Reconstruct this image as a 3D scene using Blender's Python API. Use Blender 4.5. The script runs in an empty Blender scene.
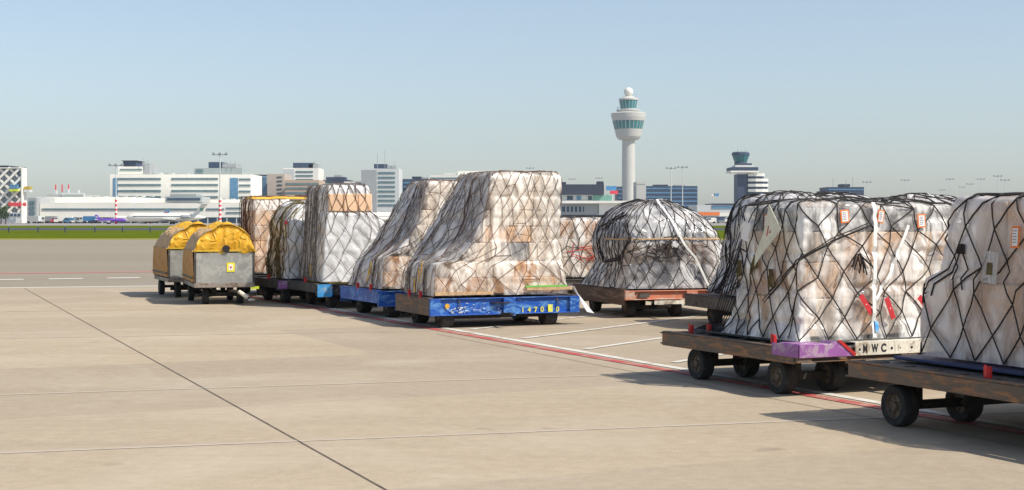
import bpy, bmesh, math, random
import numpy as np
from mathutils import Vector, Matrix
from mathutils.kdtree import KDTree
R = math.radians
random.seed(7)
rng = np.random.default_rng(11)
scene = bpy.context.scene
col = scene.collection
F, HOR, CH, CX = 1500.0, 218.0, 2.0, 512.0      # lens in pixels, eye level, camera height

def gp(px, py, z=0.0):
    D = F*(CH-z)/(py-HOR); return ((px-CX)*D/F, D)
def bx(px, D): return (px-CX)*D/F
def bz(py, D): return CH-(py-HOR)*D/F

# ------------------------------------------------------------------ materials
def nt(name):
    m = bpy.data.materials.new(name); m.use_nodes = True
    t = m.node_tree; b = t.nodes['Principled BSDF']; return m, t, b
def node(t, ty, **kw):
    n = t.nodes.new(ty)
    for k, v in kw.items():
        if k.startswith('i_'):
            n.inputs[k[2:].replace('_', ' ')].default_value = v
        else: setattr(n, k, v)
    return n
def noise(t, scale, detail=4, rough=.55, dist=0, vec=None, ty='FBM'):
    n = node(t, 'ShaderNodeTexNoise'); n.noise_type = ty
    n.inputs['Scale'].default_value = scale; n.inputs['Detail'].default_value = detail
    n.inputs['Roughness'].default_value = rough; n.inputs['Distortion'].default_value = dist
    if vec is not None: t.links.new(vec, n.inputs['Vector'])
    return n
def coords(t, scale=(1, 1, 1), kind='Object', rot=(0, 0, 0)):
    tc = node(t, 'ShaderNodeTexCoord'); mp = node(t, 'ShaderNodeMapping')
    mp.inputs['Scale'].default_value = scale; mp.inputs['Rotation'].default_value = rot
    t.links.new(tc.outputs[kind], mp.inputs['Vector']); return mp.outputs['Vector']
def ramp(t, fac, stops):
    r = node(t, 'ShaderNodeValToRGB'); e = r.color_ramp.elements
    while len(e) < len(stops): e.new(.5)
    for el, (p, c) in zip(e, stops):
        el.position = p; el.color = (*c, 1) if len(c) == 3 else c
    t.links.new(fac, r.inputs['Fac']); return r.outputs['Color']
def mixc(t, fac, a, b, mode='MIX'):
    m = node(t, 'ShaderNodeMix', data_type='RGBA', blend_type=mode)
    for s, v in ((0, fac), (6, a), (7, b)):
        if isinstance(v, (float, int)): m.inputs[s].default_value = v
        elif isinstance(v, tuple): m.inputs[s].default_value = (*v, 1)
        else: t.links.new(v, m.inputs[s])
    return m.outputs[2]
def bump(t, b, h, strength=.3, dist=.02, prev=None):
    n = node(t, 'ShaderNodeBump'); n.inputs['Strength'].default_value = strength
    n.inputs['Distance'].default_value = dist; t.links.new(h, n.inputs['Height'])
    if prev: t.links.new(prev, n.inputs['Normal'])
    t.links.new(n.outputs['Normal'], b.inputs['Normal']); return n.outputs['Normal']
def sh(c, k): return tuple(min(1, x*k) for x in c)

def plain(name, c, rough=.6, metal=0, var=.15, scale=3.0, kind='Object'):
    m, t, b = nt(name); v = coords(t, kind=kind)
    n = noise(t, scale, 5, .6, vec=v)
    cc = ramp(t, n.outputs['Fac'], [(.3, sh(c, 1-var)), (.7, sh(c, 1+var))])
    t.links.new(cc, b.inputs['Base Color']); b.inputs['Roughness'].default_value = rough
    b.inputs['Metallic'].default_value = metal
    return m
def worn(name, c, wear, amt=.5, rough=.5, scale=5, metal=0, stretch=(1, 1, 1)):
    """painted or rusty metal whose paint has chipped in patches and scratches"""
    m, t, b = nt(name); v = coords(t, stretch)
    n = noise(t, scale, 8, .7, 1.0, v); n2 = noise(t, scale*6, 4, .7, 0, v); n3 = noise(t, 1.3, 3, .5, 0, v)
    base = ramp(t, n3.outputs['Fac'], [(.3, sh(c, .75)), (.7, sh(c, 1.2))])
    mk = ramp(t, n.outputs['Fac'], [(.60-.25*amt, (0, 0, 0)), (.68-.25*amt, (1, 1, 1))])
    c1 = mixc(t, mk, base, wear)
    c2 = mixc(t, ramp(t, n2.outputs['Fac'], [(.56, (0, 0, 0)), (.7, (.7, .7, .7))]), c1, sh(wear, .5))
    t.links.new(c2, b.inputs['Base Color']); b.inputs['Roughness'].default_value = rough
    b.inputs['Metallic'].default_value = metal
    bump(t, b, n2.outputs['Fac'], .25, .005)
    return m

M = {}
M['tyre'] = worn('tyre_rubber', (.016, .016, .016), (.035, .032, .028), .38, .85, 9)
M['rim'] = worn('rim_paint', (.12, .10, .07), (.08, .045, .025), .5, .6, 14)
M['chassis'] = worn('chassis_grime', (.014, .013, .012), (.04, .03, .02), .42, .8, 6)
M['blue'] = worn('blue_paint', (.008, .085, .42), (.10, .26, .55), .40, .42, 4, stretch=(.7, 1, 2.2))
M['bluelip'] = worn('blue_paint_edge', (.01, .08, .36), (.35, .36, .34), .40, .45, 9)
M['rust'] = worn('rusty_side_rail', (.15, .115, .085), (.30, .15, .07), .42, .75, 6, stretch=(1, .5, 2.4))
M['wood'] = worn('dark_board', (.10, .055, .03), (.2, .13, .085), .42, .7, 3, stretch=(1, .3, 2.5))
M['steel'] = worn('grey_dirty_steel', (.13, .12, .11), (.07, .05, .04), .45, .55, 5, .3)
M['deck'] = worn('deck_plate', (.045, .044, .045), (.12, .11, .1), .4, .55, 5, .2)
M['dark'] = worn('dark_frame', (.03, .032, .036), (.1, .09, .08), .4, .6, 6)
M['orange'] = worn('faded_orange_paint', (.62, .21, .115), (.55, .42, .33), .42, .55, 4, stretch=(.6, 1, 2))
M['purple'] = worn('purple_paint', (.30, .10, .34), (.42, .30, .40), .42, .5, 5)
M['sky'] = worn('light_blue_paint', (.03, .28, .62), (.3, .4, .45), .36, .5, 6)
M['lime'] = plain('yellow_green_paint', (.55, .65, .04), .5)
M['yel'] = worn('yellow_paint', (.62, .42, .03), (.35, .26, .1), .4, .5, 6)
M['white'] = worn('cream_white_paint', (.68, .64, .54), (.38, .31, .23), .36, .55, 5)
M['red'] = plain('red_paint', (.5, .02, .02), .45)
M['redstrap'] = plain('red_tag', (.52, .015, .02), .5, 0, .2, 20)
M['black'] = plain('black_rubber', (.015, .015, .016), .6)
M['cord'] = plain('net_cord_dark', (.022, .017, .016), .8, 0, .4, 20)
M['cordb'] = plain('net_cord_brown', (.11, .055, .038), .85, 0, .5, 12)
M['cordg'] = plain('net_cord_grey', (.20, .17, .145), .85, 0, .6, 10)
M['cordr'] = plain('net_cord_red', (.42, .04, .04), .8, 0, .3, 12)
M['cordo'] = plain('net_cord_olive', (.11, .085, .03), .85, 0, .5, 12)
M['strap'] = plain('white_strap', (.78, .78, .74), .6, 0, .1, 20)
M['strapy'] = plain('yellow_strap', (.65, .36, .02), .6, 0, .2, 20)
M['paper'] = plain('paper_white', (.8, .78, .76), .7, 0, .05, 20)
M['cloth'] = plain('cream_card', (.68, .66, .52), .7, 0, .15, 12)
M['labelo'] = plain('label_orange', (.8, .2, .03), .6, 0, .05)
M['stencil'] = plain('black_stencil', (.012, .012, .012), .7, 0, .2, 30)
M['stencily'] = worn('yellow_stencil', (.75, .68, .05), (.3, .45, .3), .42, .6, 20)
M['scrawl'] = worn('white_scratched_paint', (.7, .74, .78), (.1, .2, .5), .45, .6, 25)
M['alu'] = plain('pallet_aluminium', (.45, .45, .46), .4, .8, .3, 6)
M['bluep'] = plain('pallet_blue', (.03, .045, .12), .5, .2, .3, 6)
M['timber'] = plain('pallet_timber', (.5, .33, .18), .8, 0, .3, 14)
M['gry0'] = plain('grey_print', (.25, .25, .26), .7)
M['green'] = plain('green_strip', (.15, .5, .08), .6)

def cardboard(name, c, var=.25):
    m, t, b = nt(name); v = coords(t)
    oi = node(t, 'ShaderNodeObjectInfo')
    n = noise(t, 2.2, 6, .65, .5, v)
    base = ramp(t, n.outputs['Fac'], [(.3, sh(c, .8)), (.7, sh(c, 1.12))])
    vv = node(t, 'ShaderNodeMapRange'); vv.inputs['To Min'].default_value = 1-var; vv.inputs['To Max'].default_value = 1+var*.5
    t.links.new(oi.outputs['Random'], vv.inputs['Value'])
    g = node(t, 'ShaderNodeCombineColor')
    for k in range(3): t.links.new(vv.outputs['Result'], g.inputs[k])
    c2 = mixc(t, 1.0, base, g.outputs['Color'], 'MULTIPLY')
    t.links.new(c2, b.inputs['Base Color']); b.inputs['Roughness'].default_value = .7
    return m
M['card'] = cardboard('carton_brown', (.60, .33, .16))
M['cardl'] = cardboard('carton_light', (.74, .49, .31))
M['cream'] = cardboard('carton_cream', (.78, .66, .54), .12)
M['whitebox'] = cardboard('carton_white', (.82, .81, .79), .1)
M['greybag'] = cardboard('grey_bagged_carton', (.22, .22, .23), .5)

def film(name, tint=(.8, .79, .77), lo=.35, hi=.95, rough=.28, stretch=(1, 1, .35), rs=3.2, bs=.7, dark=None, darkamt=.5):
    """creased stretch film: streaky milky plastic, part see-through, glossy folds"""
    m, t, b = nt(name); v = coords(t, stretch, rot=(.25, .35, .3)); v2 = coords(t)
    n1 = noise(t, rs, 8, .62, 1.6, v)
    n2 = noise(t, rs*.55, 3, .5, .6, v2)
    rg = noise(t, rs*1.1, 6, .6, 1.2, v, 'RIDGED_MULTIFRACTAL')
    rg2 = noise(t, rs*2.6, 4, .6, .8, v2, 'RIDGED_MULTIFRACTAL')
    al = node(t, 'ShaderNodeMapRange'); al.inputs['From Min'].default_value = .40; al.inputs['From Max'].default_value = .60
    al.inputs['To Min'].default_value = lo; al.inputs['To Max'].default_value = hi
    t.links.new(n1.outputs['Fac'], al.inputs['Value'])
    c = ramp(t, n1.outputs['Fac'], [(.3, sh(tint, .84)), (.7, sh(tint, 1.06))])
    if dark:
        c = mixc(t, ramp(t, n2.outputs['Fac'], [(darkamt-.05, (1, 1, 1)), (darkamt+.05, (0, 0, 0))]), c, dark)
    t.links.new(c, b.inputs['Base Color'])
    rr = node(t, 'ShaderNodeMapRange'); rr.inputs['To Min'].default_value = rough*.35; rr.inputs['To Max'].default_value = rough*1.2
    t.links.new(n2.outputs['Fac'], rr.inputs['Value']); t.links.new(rr.outputs['Result'], b.inputs['Roughness'])
    b.inputs['Specular IOR Level'].default_value = .6
    nb = bump(t, b, rg.outputs['Fac'], bs, .05)
    nb = bump(t, b, rg2.outputs['Fac'], bs, .02, nb)
    rg3 = noise(t, rs*9, 3, .6, .6, v, 'RIDGED_MULTIFRACTAL'); bump(t, b, rg3.outputs['Fac'], bs*.6, .006, nb)
    tr = node(t, 'ShaderNodeBsdfTransparent'); mx = node(t, 'ShaderNodeMixShader')
    # daylight also soaks through the thin milky film
    tl = node(t, 'ShaderNodeBsdfTranslucent'); t.links.new(c, tl.inputs['Color'])
    m2 = node(t, 'ShaderNodeMixShader'); m2.inputs[0].default_value = .15
    t.links.new(b.outputs[0], m2.inputs[1]); t.links.new(tl.outputs[0], m2.inputs[2])
    t.links.new(al.outputs['Result'], mx.inputs[0]); t.links.new(tr.outputs[0], mx.inputs[1]); t.links.new(m2.outputs[0], mx.inputs[2])
    t.links.new(mx.outputs[0], t.nodes['Material Output'].inputs['Surface'])
    return m
M['filmCream'] = film('cream_film', (.92, .86, .78), .05, .93, .34, (1, 1, .6), 2.2, .5)
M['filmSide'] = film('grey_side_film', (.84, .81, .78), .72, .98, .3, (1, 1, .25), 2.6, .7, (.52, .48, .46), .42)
M['filmWhite'] = film('white_film', (.88, .88, .88), .8, 1.0, .36, (1, 1, .8), 2.2, .35)
M['filmMilky'] = film('milky_film', (.95, .92, .87), .10, .96, .17, (1, 1, .35), 2.0, 1.0, (.30, .30, .31), .36)
M['filmSilver'] = film('silver_film', (.84, .83, .82), .5, .98, .2, (1, .8, .5), 2.6, 1.0, (.22, .22, .24), .42)
M['filmGrey'] = film('grey_film', (.66, .64, .62), .3, .9, .26, (1, 1, .3), 2.8, .8, (.34, .33, .34), .42)
M['filmMauve'] = film('pale_mauve_film', (.84, .77, .73), .30, .97, .25, (1, 1, .28), 1.6, .9, (.50, .43, .42), .38)

# ------------------------------------------------------------------ mesh builder
class MB:
    def __init__(s): s.v = []; s.f = []; s.m = []; s.mi = 0
    def add(s, vs, fs):
        o = len(s.v); s.v += [tuple(p) for p in vs]; s.f += [tuple(i+o for i in f) for f in fs]; s.m += [s.mi]*len(fs); return s
    def box(s, x0, x1, y0, y1, z0, z1):
        v = [(x, y, z) for z in (z0, z1) for x, y in ((x0, y0), (x1, y0), (x1, y1), (x0, y1))]
        return s.add(v, [(3, 2, 1, 0), (4, 5, 6, 7), (0, 1, 5, 4), (1, 2, 6, 5), (2, 3, 7, 6), (3, 0, 4, 7)])
    def prism(s, prof, a0, a1, axis='y'):
        """closed 2-D outline swept along an axis"""
        n = len(prof)
        def P(p, a):
            if axis == 'y': return (p[0], a, p[1])
            if axis == 'x': return (a, p[0], p[1])
            return (p[0], p[1], a)
        v = [P(p, a0) for p in prof]+[P(p, a1) for p in prof]
        f = [tuple(range(n)), tuple(range(2*n-1, n-1, -1))]+[(i, i+n, (i+1) % n+n, (i+1) % n) for i in range(n)]
        return s.add(v, f)
    def tube(s, path, r, n=6, cap=True, r2=None):
        path = [Vector(p) for p in path]; rings = []; N = len(path)
        for i, p in enumerate(path):
            d = (path[min(i+1, N-1)]-path[max(i-1, 0)])
            d = d.normalized() if d.length > 1e-9 else Vector((0, 0, 1))
            a = Vector((0, 0, 1)) if abs(d.z) < .9 else Vector((1, 0, 0))
            e = d.cross(a).normalized(); g = d.cross(e)
            rr = r if r2 is None else r+(r2-r)*i/max(1, N-1)
            rings.append([p+e*rr*math.cos(2*math.pi*k/n)+g*rr*math.sin(2*math.pi*k/n) for k in range(n)])
        v = [q for ring in rings for q in ring]; f = []
        for i in range(N-1):
            for k in range(n):
                f.append((i*n+k, i*n+(k+1) % n, (i+1)*n+(k+1) % n, (i+1)*n+k))
        if cap: f += [tuple(range(n-1, -1, -1)), tuple(range((N-1)*n, N*n))]
        return s.add(v, f)
    def lathe(s, prof, c=(0, 0, 0), n=32, axis='z', cap=True):
        v = []; f = []
        for (r, h) in prof:
            for k in range(n):
                a = 2*math.pi*k/n; p = (r*math.cos(a), r*math.sin(a), h)
                if axis == 'x': p = (h, p[0], p[1])
                if axis == 'y': p = (p[0], h, p[1])
                v.append((p[0]+c[0], p[1]+c[1], p[2]+c[2]))
        for i in range(len(prof)-1):
            for k in range(n): f.append((i*n+k, i*n+(k+1) % n, (i+1)*n+(k+1) % n, (i+1)*n+k))
        if cap: f += [tuple(range(n-1, -1, -1)), tuple(range((len(prof)-1)*n, len(prof)*n))]
        return s.add(v, f)
    def build(s, name, mats, parent=None, smooth=False, bevel=0):
        me = bpy.data.meshes.new(name); me.from_pydata(s.v, [], s.f)
        mats = mats if isinstance(mats, (list, tuple)) else [mats]
        for m in mats: me.materials.append(m)
        me.polygons.foreach_set('material_index', s.m)
        bm = bmesh.new(); bm.from_mesh(me); bmesh.ops.recalc_face_normals(bm, faces=bm.faces); bm.to_mesh(me); bm.free()
        if smooth: me.shade_smooth()
        o = bpy.data.objects.new(name, me); col.objects.link(o)
        if parent: o.parent = parent
        if bevel:
            b = o.modifiers.new('bevel', 'BEVEL'); b.width = bevel; b.segments = 1; b.limit_method = 'ANGLE'
        return o
def tag(o, label=None, cat=None, group=None, kind=None):
    if label: o['label'] = label
    if cat: o['category'] = cat
    if group: o['group'] = group
    if kind: o['kind'] = kind
    return o
def empty(name, loc, rz=0, label=None, cat=None, group=None):
    e = bpy.data.objects.new(name, None); col.objects.link(e); e.location = loc; e.rotation_euler[2] = rz
    e.empty_display_size = .2
    return tag(e, label, cat, group)
def copy_tree(o, parent=None):
    c = o.copy(); col.objects.link(c)
    if parent: c.parent = parent
    for ch in o.children: copy_tree(ch, c)
    return c
def text_obj(name, s, size, mat, parent, loc, rot=(R(90), 0, 0), bold=.0, depth=.001, sx=1.0):
    cu = bpy.data.curves.new('t', 'FONT'); cu.body = s; cu.size = size; cu.extrude = depth; cu.offset = bold
    ob = bpy.data.objects.new('t', cu); col.objects.link(ob)
    dg = bpy.context.evaluated_depsgraph_get(); dg.update()
    me = bpy.data.meshes.new_from_object(ob.evaluated_get(dg)); me.name = name
    bpy.data.objects.remove(ob); me.materials.clear(); me.materials.append(mat)
    o = bpy.data.objects.new(name, me); col.objects.link(o); o.parent = parent
    o.location = loc; o.rotation_euler = rot; o.scale = (sx, 1, 1); return o

# ------------------------------------------------------------------ vector noise
def _h(ix, iy, iz, seed):
    h = (ix*374761393+iy*668265263+iz*2147483647+seed*974711) & 0xffffffff
    h = ((h ^ (h >> 13))*1274126177) & 0xffffffff
    h = (h ^ (h >> 16)) & 0xffff
    return h/65535.0
def vnoise(P, seed=0):
    I = np.floor(P).astype(np.int64); f = P-I; f = f*f*(3-2*f); r = 0
    for dx in (0, 1):
        for dy in (0, 1):
            for dz in (0, 1):
                w = (f[:, 0] if dx else 1-f[:, 0])*(f[:, 1] if dy else 1-f[:, 1])*(f[:, 2] if dz else 1-f[:, 2])
                r = r+w*_h(I[:, 0]+dx, I[:, 1]+dy, I[:, 2]+dz, seed)
    return r*2-1
def fbm(P, seed=0, o=4):
    r = 0; a = 1
    for k in range(o): r = r+a*vnoise(P*2**k, seed+k); a *= .5
    return r
def ridged(P, seed=0, o=3):
    r = 0; a = 1
    for k in range(o): r = r+a*(1-np.abs(vnoise(P*2**k, seed+k))*2); a *= .5
    return r/1.75

# ------------------------------------------------------------------ cargo loads
class Load:
    """net-covered, film-wrapped load on an air cargo pallet. Local x runs along the front, y to the rear.
    levels: (z, left at front, left at rear, right at front, right at rear, front y, rear y)"""
    def __init__(s, org, u, levels, seed, cr=.25, crown=.06, tr=.12):
        s.org = org; s.t = (u[1], -u[0]); s.u = u; s.L = np.array(levels, float); s.seed = seed
        s.cr = cr; s.crown = crown; s.tr = tr; s.z0 = s.L[0, 0]; s.z1 = s.L[-1, 0]; s.H = s.z1-s.z0
        s.W = s.L[:, 3].max()-s.L[:, 1].min(); s.Dp = s.L[:, 6].max()-s.L[:, 5].min()
        s.slen = np.array([s.W, s.Dp, s.W, s.Dp])
        s.rz = math.atan2(s.t[1], s.t[0])
    def ext(s, z): return [np.interp(z, s.L[:, 0], s.L[:, k]) for k in range(1, 7)]
    def S(s, sp, w):
        sp = np.asarray(sp, float) % 4; w = np.asarray(w, float)
        z = s.z0+np.clip(w, 0, 1)*s.H
        xlf, xlb, xrf, xrb, yf, yb = s.ext(z)
        cx = (xlf+xlb+xrf+xrb)/4; cy = (yf+yb)/2
        k = np.floor(sp).astype(int) % 4; t = sp-np.floor(sp)
        C = [(xlf, yf), (xrf, yf), (xrb, yb), (xlb, yb)]
        x = 0; y = 0
        for i in range(4):
            a, b = C[i], C[(i+1) % 4]; m = (k == i)
            x = x+m*(a[0]*(1-t)+b[0]*t); y = y+m*(a[1]*(1-t)+b[1]*t)
        L = np.choose(k, s.slen); d = np.minimum(t, 1-t)*L
        pull = s.cr*.3*np.clip(1-d/s.cr, 0, 1)**2
        pull = pull+s.tr*.45*np.clip(1-(s.z1-z)/s.tr, 0, 1)**2
        dx = cx-x; dy = cy-y; q = np.sqrt(dx*dx+dy*dy)+1e-6
        x = x+dx/q*pull; y = y+dy/q*pull
        kk = np.clip(w-1, 0, 1)
        x = x*(1-kk)+cx*kk; y = y*(1-kk)+cy*kk
        z = z+s.crown*(1-(1-np.clip(kk*2.5, 0, 1))**2)*(kk > 0)
        return np.stack([x, y, z], -1)
    def N(s, sp, w):
        e = .02
        a = s.S(sp+e, w)-s.S(sp-e, w); w = np.asarray(w)
        b = s.S(sp, np.minimum(w+e, 1.9))-s.S(sp, np.maximum(w-e, 0))
        n = np.cross(a, b); return n/(np.linalg.norm(n, axis=-1, keepdims=True)+1e-9)
    def disp(s, sp, w, P, lump, crease):
        q = P+s.seed*7.3
        d = lump*fbm(q*1.5, s.seed, 3)
        st = q*np.array([3.0, 3.0, 1.1])+.5*fbm(q*1.2, s.seed+5, 2)[:, None]
        d = d+crease*(ridged(st, s.seed+9)-.3)
        d = d+crease*.5*(ridged(q*5.5, s.seed+19, 2)-.3)
        # stacked cartons show through as flat-topped swellings with soft gaps between them
        sp = np.asarray(sp) % 4; fx = np.where((np.floor(sp).astype(int) % 2) == 0, P[:, 0], P[:, 1])/.56; fz = P[:, 2]/.40
        row = np.floor(fz).astype(np.int64); fx = fx+.37*(row % 3); ci = np.floor(fx).astype(np.int64); fs = np.floor(sp).astype(np.int64)
        ex = np.minimum(fx-ci, 1-fx+ci)*.56; ez = np.minimum(fz-row, 1-fz+row)*.40
        edge = np.clip(ex/.06, 0, 1)*np.clip(ez/.06, 0, 1); h = _h(ci, row, fs, s.seed+3)
        return d+s.blk*(h*1.1-.25)*edge-s.blk*.35*(1-edge)
    def net(s, cols, rows, jit=.2, seed=0, top=1.5, drop=.05, bunch=0, extra=0):
        """cols = cords per side (front, right, rear, left)"""
        rg = random.Random(seed+s.seed*31)
        tot = sum(cols); acc = np.cumsum([0]+list(cols))
        def c2s(c):
            c = c % tot
            for k in range(4):
                if c <= acc[k+1]: return k+(c-acc[k])/cols[k]
            return 3.999
        dw = 1.0/rows; nr = int(round(top/dw)); nodes = {}
        for i in range(nr+1):
            for j in range(tot):
                c = j+(.5 if i % 2 else 0)+rg.uniform(-jit, jit)
                sp = c2s(c); w = i*dw+rg.uniform(-jit, jit)*dw*(0 if i == 0 else 1)
                if bunch and 3 <= sp < 4:
                    f = sp-3; sp = 3+min(.999, max(0, f+bunch*math.sin(f*math.pi*4+w*2.5)*.12))
                nodes[i, j] = (sp, max(w, .0))
        segs = []
        for i in range(nr):
            for j in range(tot):
                nb = [(i+1, j), (i+1, (j+1) % tot)] if i % 2 else [(i+1, (j-1) % tot), (i+1, j)]
                for q in nb:
                    if rg.random() < drop: continue
                    segs.append((nodes[i, j], nodes[q]))
                if rg.random() < .06:
                    segs.append((nodes[i, j], nodes[i, (j+1) % tot]))
        for k in range(extra):   # loose tail cords
            a = rg.choice(list(nodes.values())); segs.append((a, (a[0]+rg.uniform(-.35, .35), max(.0, a[1]-rg.uniform(.2, .6)))))
        return segs
    def metric(s, sp, w): return np.stack([np.asarray(sp)*s.slen.mean(), np.asarray(w)*s.H], -1)
    def sd(s, a):  # shortest way round
        d = a; return (d+2) % 4-2
    def build(s, label, cat, group, filmmat, cordmat, segs, r=.008, res=.045, lump=.04, crease=.02, dim=.035, name='cargo_pallet'):
        root = empty(name, (s.org[0], s.org[1], 0), s.rz, label, cat, group); s.root = root
        nu = [max(8, int(L/res)) for L in s.slen]
        us = np.concatenate([k+np.arange(nu[k])/nu[k] for k in range(4)])
        nv = max(8, int(s.H/res)); nt_ = max(4, int(min(s.W, s.Dp)/2/(res*1.6)))
        ws = np.concatenate([np.linspace(0, 1, nv, endpoint=False), 1+np.linspace(0, .97, nt_)])
        U, Wv = np.meshgrid(us, ws); sp = U.ravel(); w = Wv.ravel()
        P = s.S(sp, w); N = s.N(sp, w)
        d = s.disp(sp, w, P, lump, crease)
        # the cords press into the soft film and it puffs out between them
        per = 4*s.slen.mean(); pts = []
        for (a, b) in segs:
            dl = s.sd(b[0]-a[0]); n = max(2, int(math.hypot(dl*s.slen.mean(), (b[1]-a[1])*s.H)/.035))
            for t in np.linspace(0, 1, n):
                x = ((a[0]+dl*t) % 4)*s.slen.mean(); y = (a[1]+(b[1]-a[1])*t)*s.H; pts.append((x, y, 0))
                if x < .3: pts.append((x+per, y, 0))
                if x > per-.3: pts.append((x-per, y, 0))
        kd = KDTree(len(pts))
        for i, q in enumerate(pts): kd.insert(q, i)
        kd.balance(); Q = s.metric(sp, w)
        best = np.array([kd.find((q[0], q[1], 0))[2] for q in Q.tolist()])
        vary = np.clip(.45+.9*fbm(P*1.1, s.seed+40, 2), 0, 1.3)
        puff = (-dim*np.exp(-(best/.04)**2)+dim*.8*np.clip(best/.2, 0, 1))*vary
        fade = np.clip(w*8, 0, 1)
        d = np.minimum(d, s.dispc(sp, w, P)+.016); P2 = P+N*((d+puff)*np.where(w > 1.6, .4, 1)*fade)[:, None]
        P2[:, 2] = np.maximum(P2[:, 2], s.z0)
        nu_ = len(us); nw = len(ws)
        idx = np.arange(nu_*nw).reshape(nw, nu_)
        a = idx[:-1]; b = idx[1:]
        faces = np.stack([a, np.roll(a, -1, 1), np.roll(b, -1, 1), b], -1).reshape(-1, 4)
        me = bpy.data.meshes.new('plastic_wrap')
        cen = P2[idx[-1]].mean(0); V = np.vstack([P2, cen])
        fl = [tuple(map(int, f)) for f in faces]+[(int(idx[-1, i]), int(idx[-1, (i+1) % nu_]), nu_*nw) for i in range(nu_)]
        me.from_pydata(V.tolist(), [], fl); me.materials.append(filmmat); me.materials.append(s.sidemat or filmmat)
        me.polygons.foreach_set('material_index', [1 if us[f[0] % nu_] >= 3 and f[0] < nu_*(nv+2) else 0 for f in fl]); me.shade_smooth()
        o = bpy.data.objects.new('plastic_wrap', me); col.objects.link(o); o.parent = root
        s.grid = (sp, w, P2, N); s.film = o
        # net
        s.segs = segs; mb = MB(); s.cord(mb, segs, r, d, P); s.netobj = mb.build('cargo_net', cordmat, root, smooth=True)
        return root
    def cord(s, mb, segs, r, d=None, P=None, off=.018, lift=.0):
        if not segs: return
        SP = []; WW = []; cnt = []
        for (a, b) in segs:
            dl = s.sd(b[0]-a[0]); L = math.hypot(dl*s.slen.mean(), (b[1]-a[1])*s.H); n = max(2, int(L/.11)+1)
            t = np.linspace(0, 1, n); SP.append((a[0]+dl*t) % 4); WW.append(np.clip(a[1]+(b[1]-a[1])*t, 0, 1.9)); cnt.append(n)
        sp = np.concatenate(SP); w = np.concatenate(WW)
        p = s.S(sp, w); nn = s.N(sp, w); dd = s.dispc(sp, w, p)
        p = p+nn*(dd*np.clip(w*8, 0, 1)+off)[:, None]; p[:, 2] = np.maximum(p[:, 2], s.z0+.01); p = p.tolist(); k = 0
        for n in cnt: mb.tube(p[k:k+n], r, 4, cap=False); k += n
    lumpc = (.04, .02); blk = .03; sidemat = None
    def dispc(s, sp, w, p): return s.disp(sp, w, p, s.lumpc[0], s.lumpc[1]*.3)
    def cartons(s, layers, inset=.075, width=.5, sides=(0, 1, 3)):
        """layers: (height, material or list of materials)"""
        rg = random.Random(s.seed*13); z = s.z0+.02; core = MB()
        for (h, mats) in layers:
            z2 = min(z+h, s.z1-.03); zs = np.linspace(z, z2, 4); E = [s.ext(q) for q in zs]
            xl = max(max(e[0], e[1]) for e in E)+inset; xr = min(min(e[2], e[3]) for e in E)-inset
            xlf = max(e[0] for e in E)+inset
            yf = max(e[4] for e in E)+inset; yb = min(e[5] for e in E)-inset
            if xr-xl < .5 or yb-yf < .5: z = z2; continue
            dep = .42
            def put(x0, x1, y0, y1):
                g = .008; mb = MB(); j = rg.uniform(0, .02)
                mb.box(x0+g, x1-g, y0+g+j*0, y1-g, z+.004, z2-.004)
                m = rg.choice(mats) if isinstance(mats, list) else mats
                mb.build('carton', M[m], s.root, bevel=.015)
            n = max(1, round((xr-xlf)/(width*rg.uniform(.85, 1.15)))); xs = np.linspace(xlf, xr, n+1)
            if 0 in sides:
                for k in range(n): put(xs[k], xs[k+1], yf, yf+dep)
            n = max(1, round((yb-yf-dep)/(width*rg.uniform(.85, 1.15)))); ys = np.linspace(yf+dep, yb, n+1)
            if 3 in sides:
                for k in range(n): put(xl, xl+dep, ys[k], ys[k+1])
            core.box(xl+dep+.004, xr-.01, yf+dep+.004, yb-.01, z+.002, z2-.002)
            z = z2
        core.build('packed_goods', M['cardl'], s.root)
    def base(s, x0, x1, y0, y1, mat, z=.555, th=.03, rim=True):
        mb = MB(); mb.box(x0, x1, y0, y1, z, z+th); mb.build('pallet_base', mat, s.root, bevel=.006)
    def find(s, px, py):
        """surface coordinate of the camera-facing film nearest to a direction"""
        sp, w, P, N = s.grid
        X = s.org[0]+P[:, 0]*s.t[0]+P[:, 1]*s.u[0]; Y = s.org[1]+P[:, 0]*s.t[1]+P[:, 1]*s.u[1]
        x = CX+F*X/Y; y = HOR-F*(P[:, 2]-CH)/Y
        d = (x-px)**2+(y-py)**2+(Y-Y.min())**2*.5+np.where((sp > 1) & (sp < 3), 1e6, 0)
        i = int(np.argmin(d)); return sp[i], w[i]
    def ribbon(s, name, pts, width, mat, off=.03, n=24, th=.004):
        """strap lying over the wrap through surface points (s, w)"""
        pts = np.array(pts, float)
        for i in range(1, len(pts)): pts[i, 0] = pts[i-1, 0]+s.sd(pts[i, 0]-pts[i-1, 0])
        t = np.linspace(0, len(pts)-1, n); sp = np.interp(t, range(len(pts)), pts[:, 0]); w = np.interp(t, range(len(pts)), pts[:, 1])
        p = s.S(sp, w); nn = s.N(sp, w); p = p+nn*(s.dispc(sp, w, p)+off)[:, None]
        mb = MB(); v = []
        for i in range(n):
            tg = p[min(i+1, n-1)]-p[max(i-1, 0)]; tg /= np.linalg.norm(tg)+1e-9; b = np.cross(tg, nn[i]); b /= np.linalg.norm(b)+1e-9
            v += [p[i]-b*width/2, p[i]+b*width/2, p[i]+b*width/2+nn[i]*th, p[i]-b*width/2+nn[i]*th]
        f = [(0, 1, 2, 3)]+[(4*i+k, 4*i+(k+1) % 4, 4*i+4+(k+1) % 4, 4*i+4+k) for i in range(n-1) for k in range(4)]+[(4*n-4, 4*n-3, 4*n-2, 4*n-1)]
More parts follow.
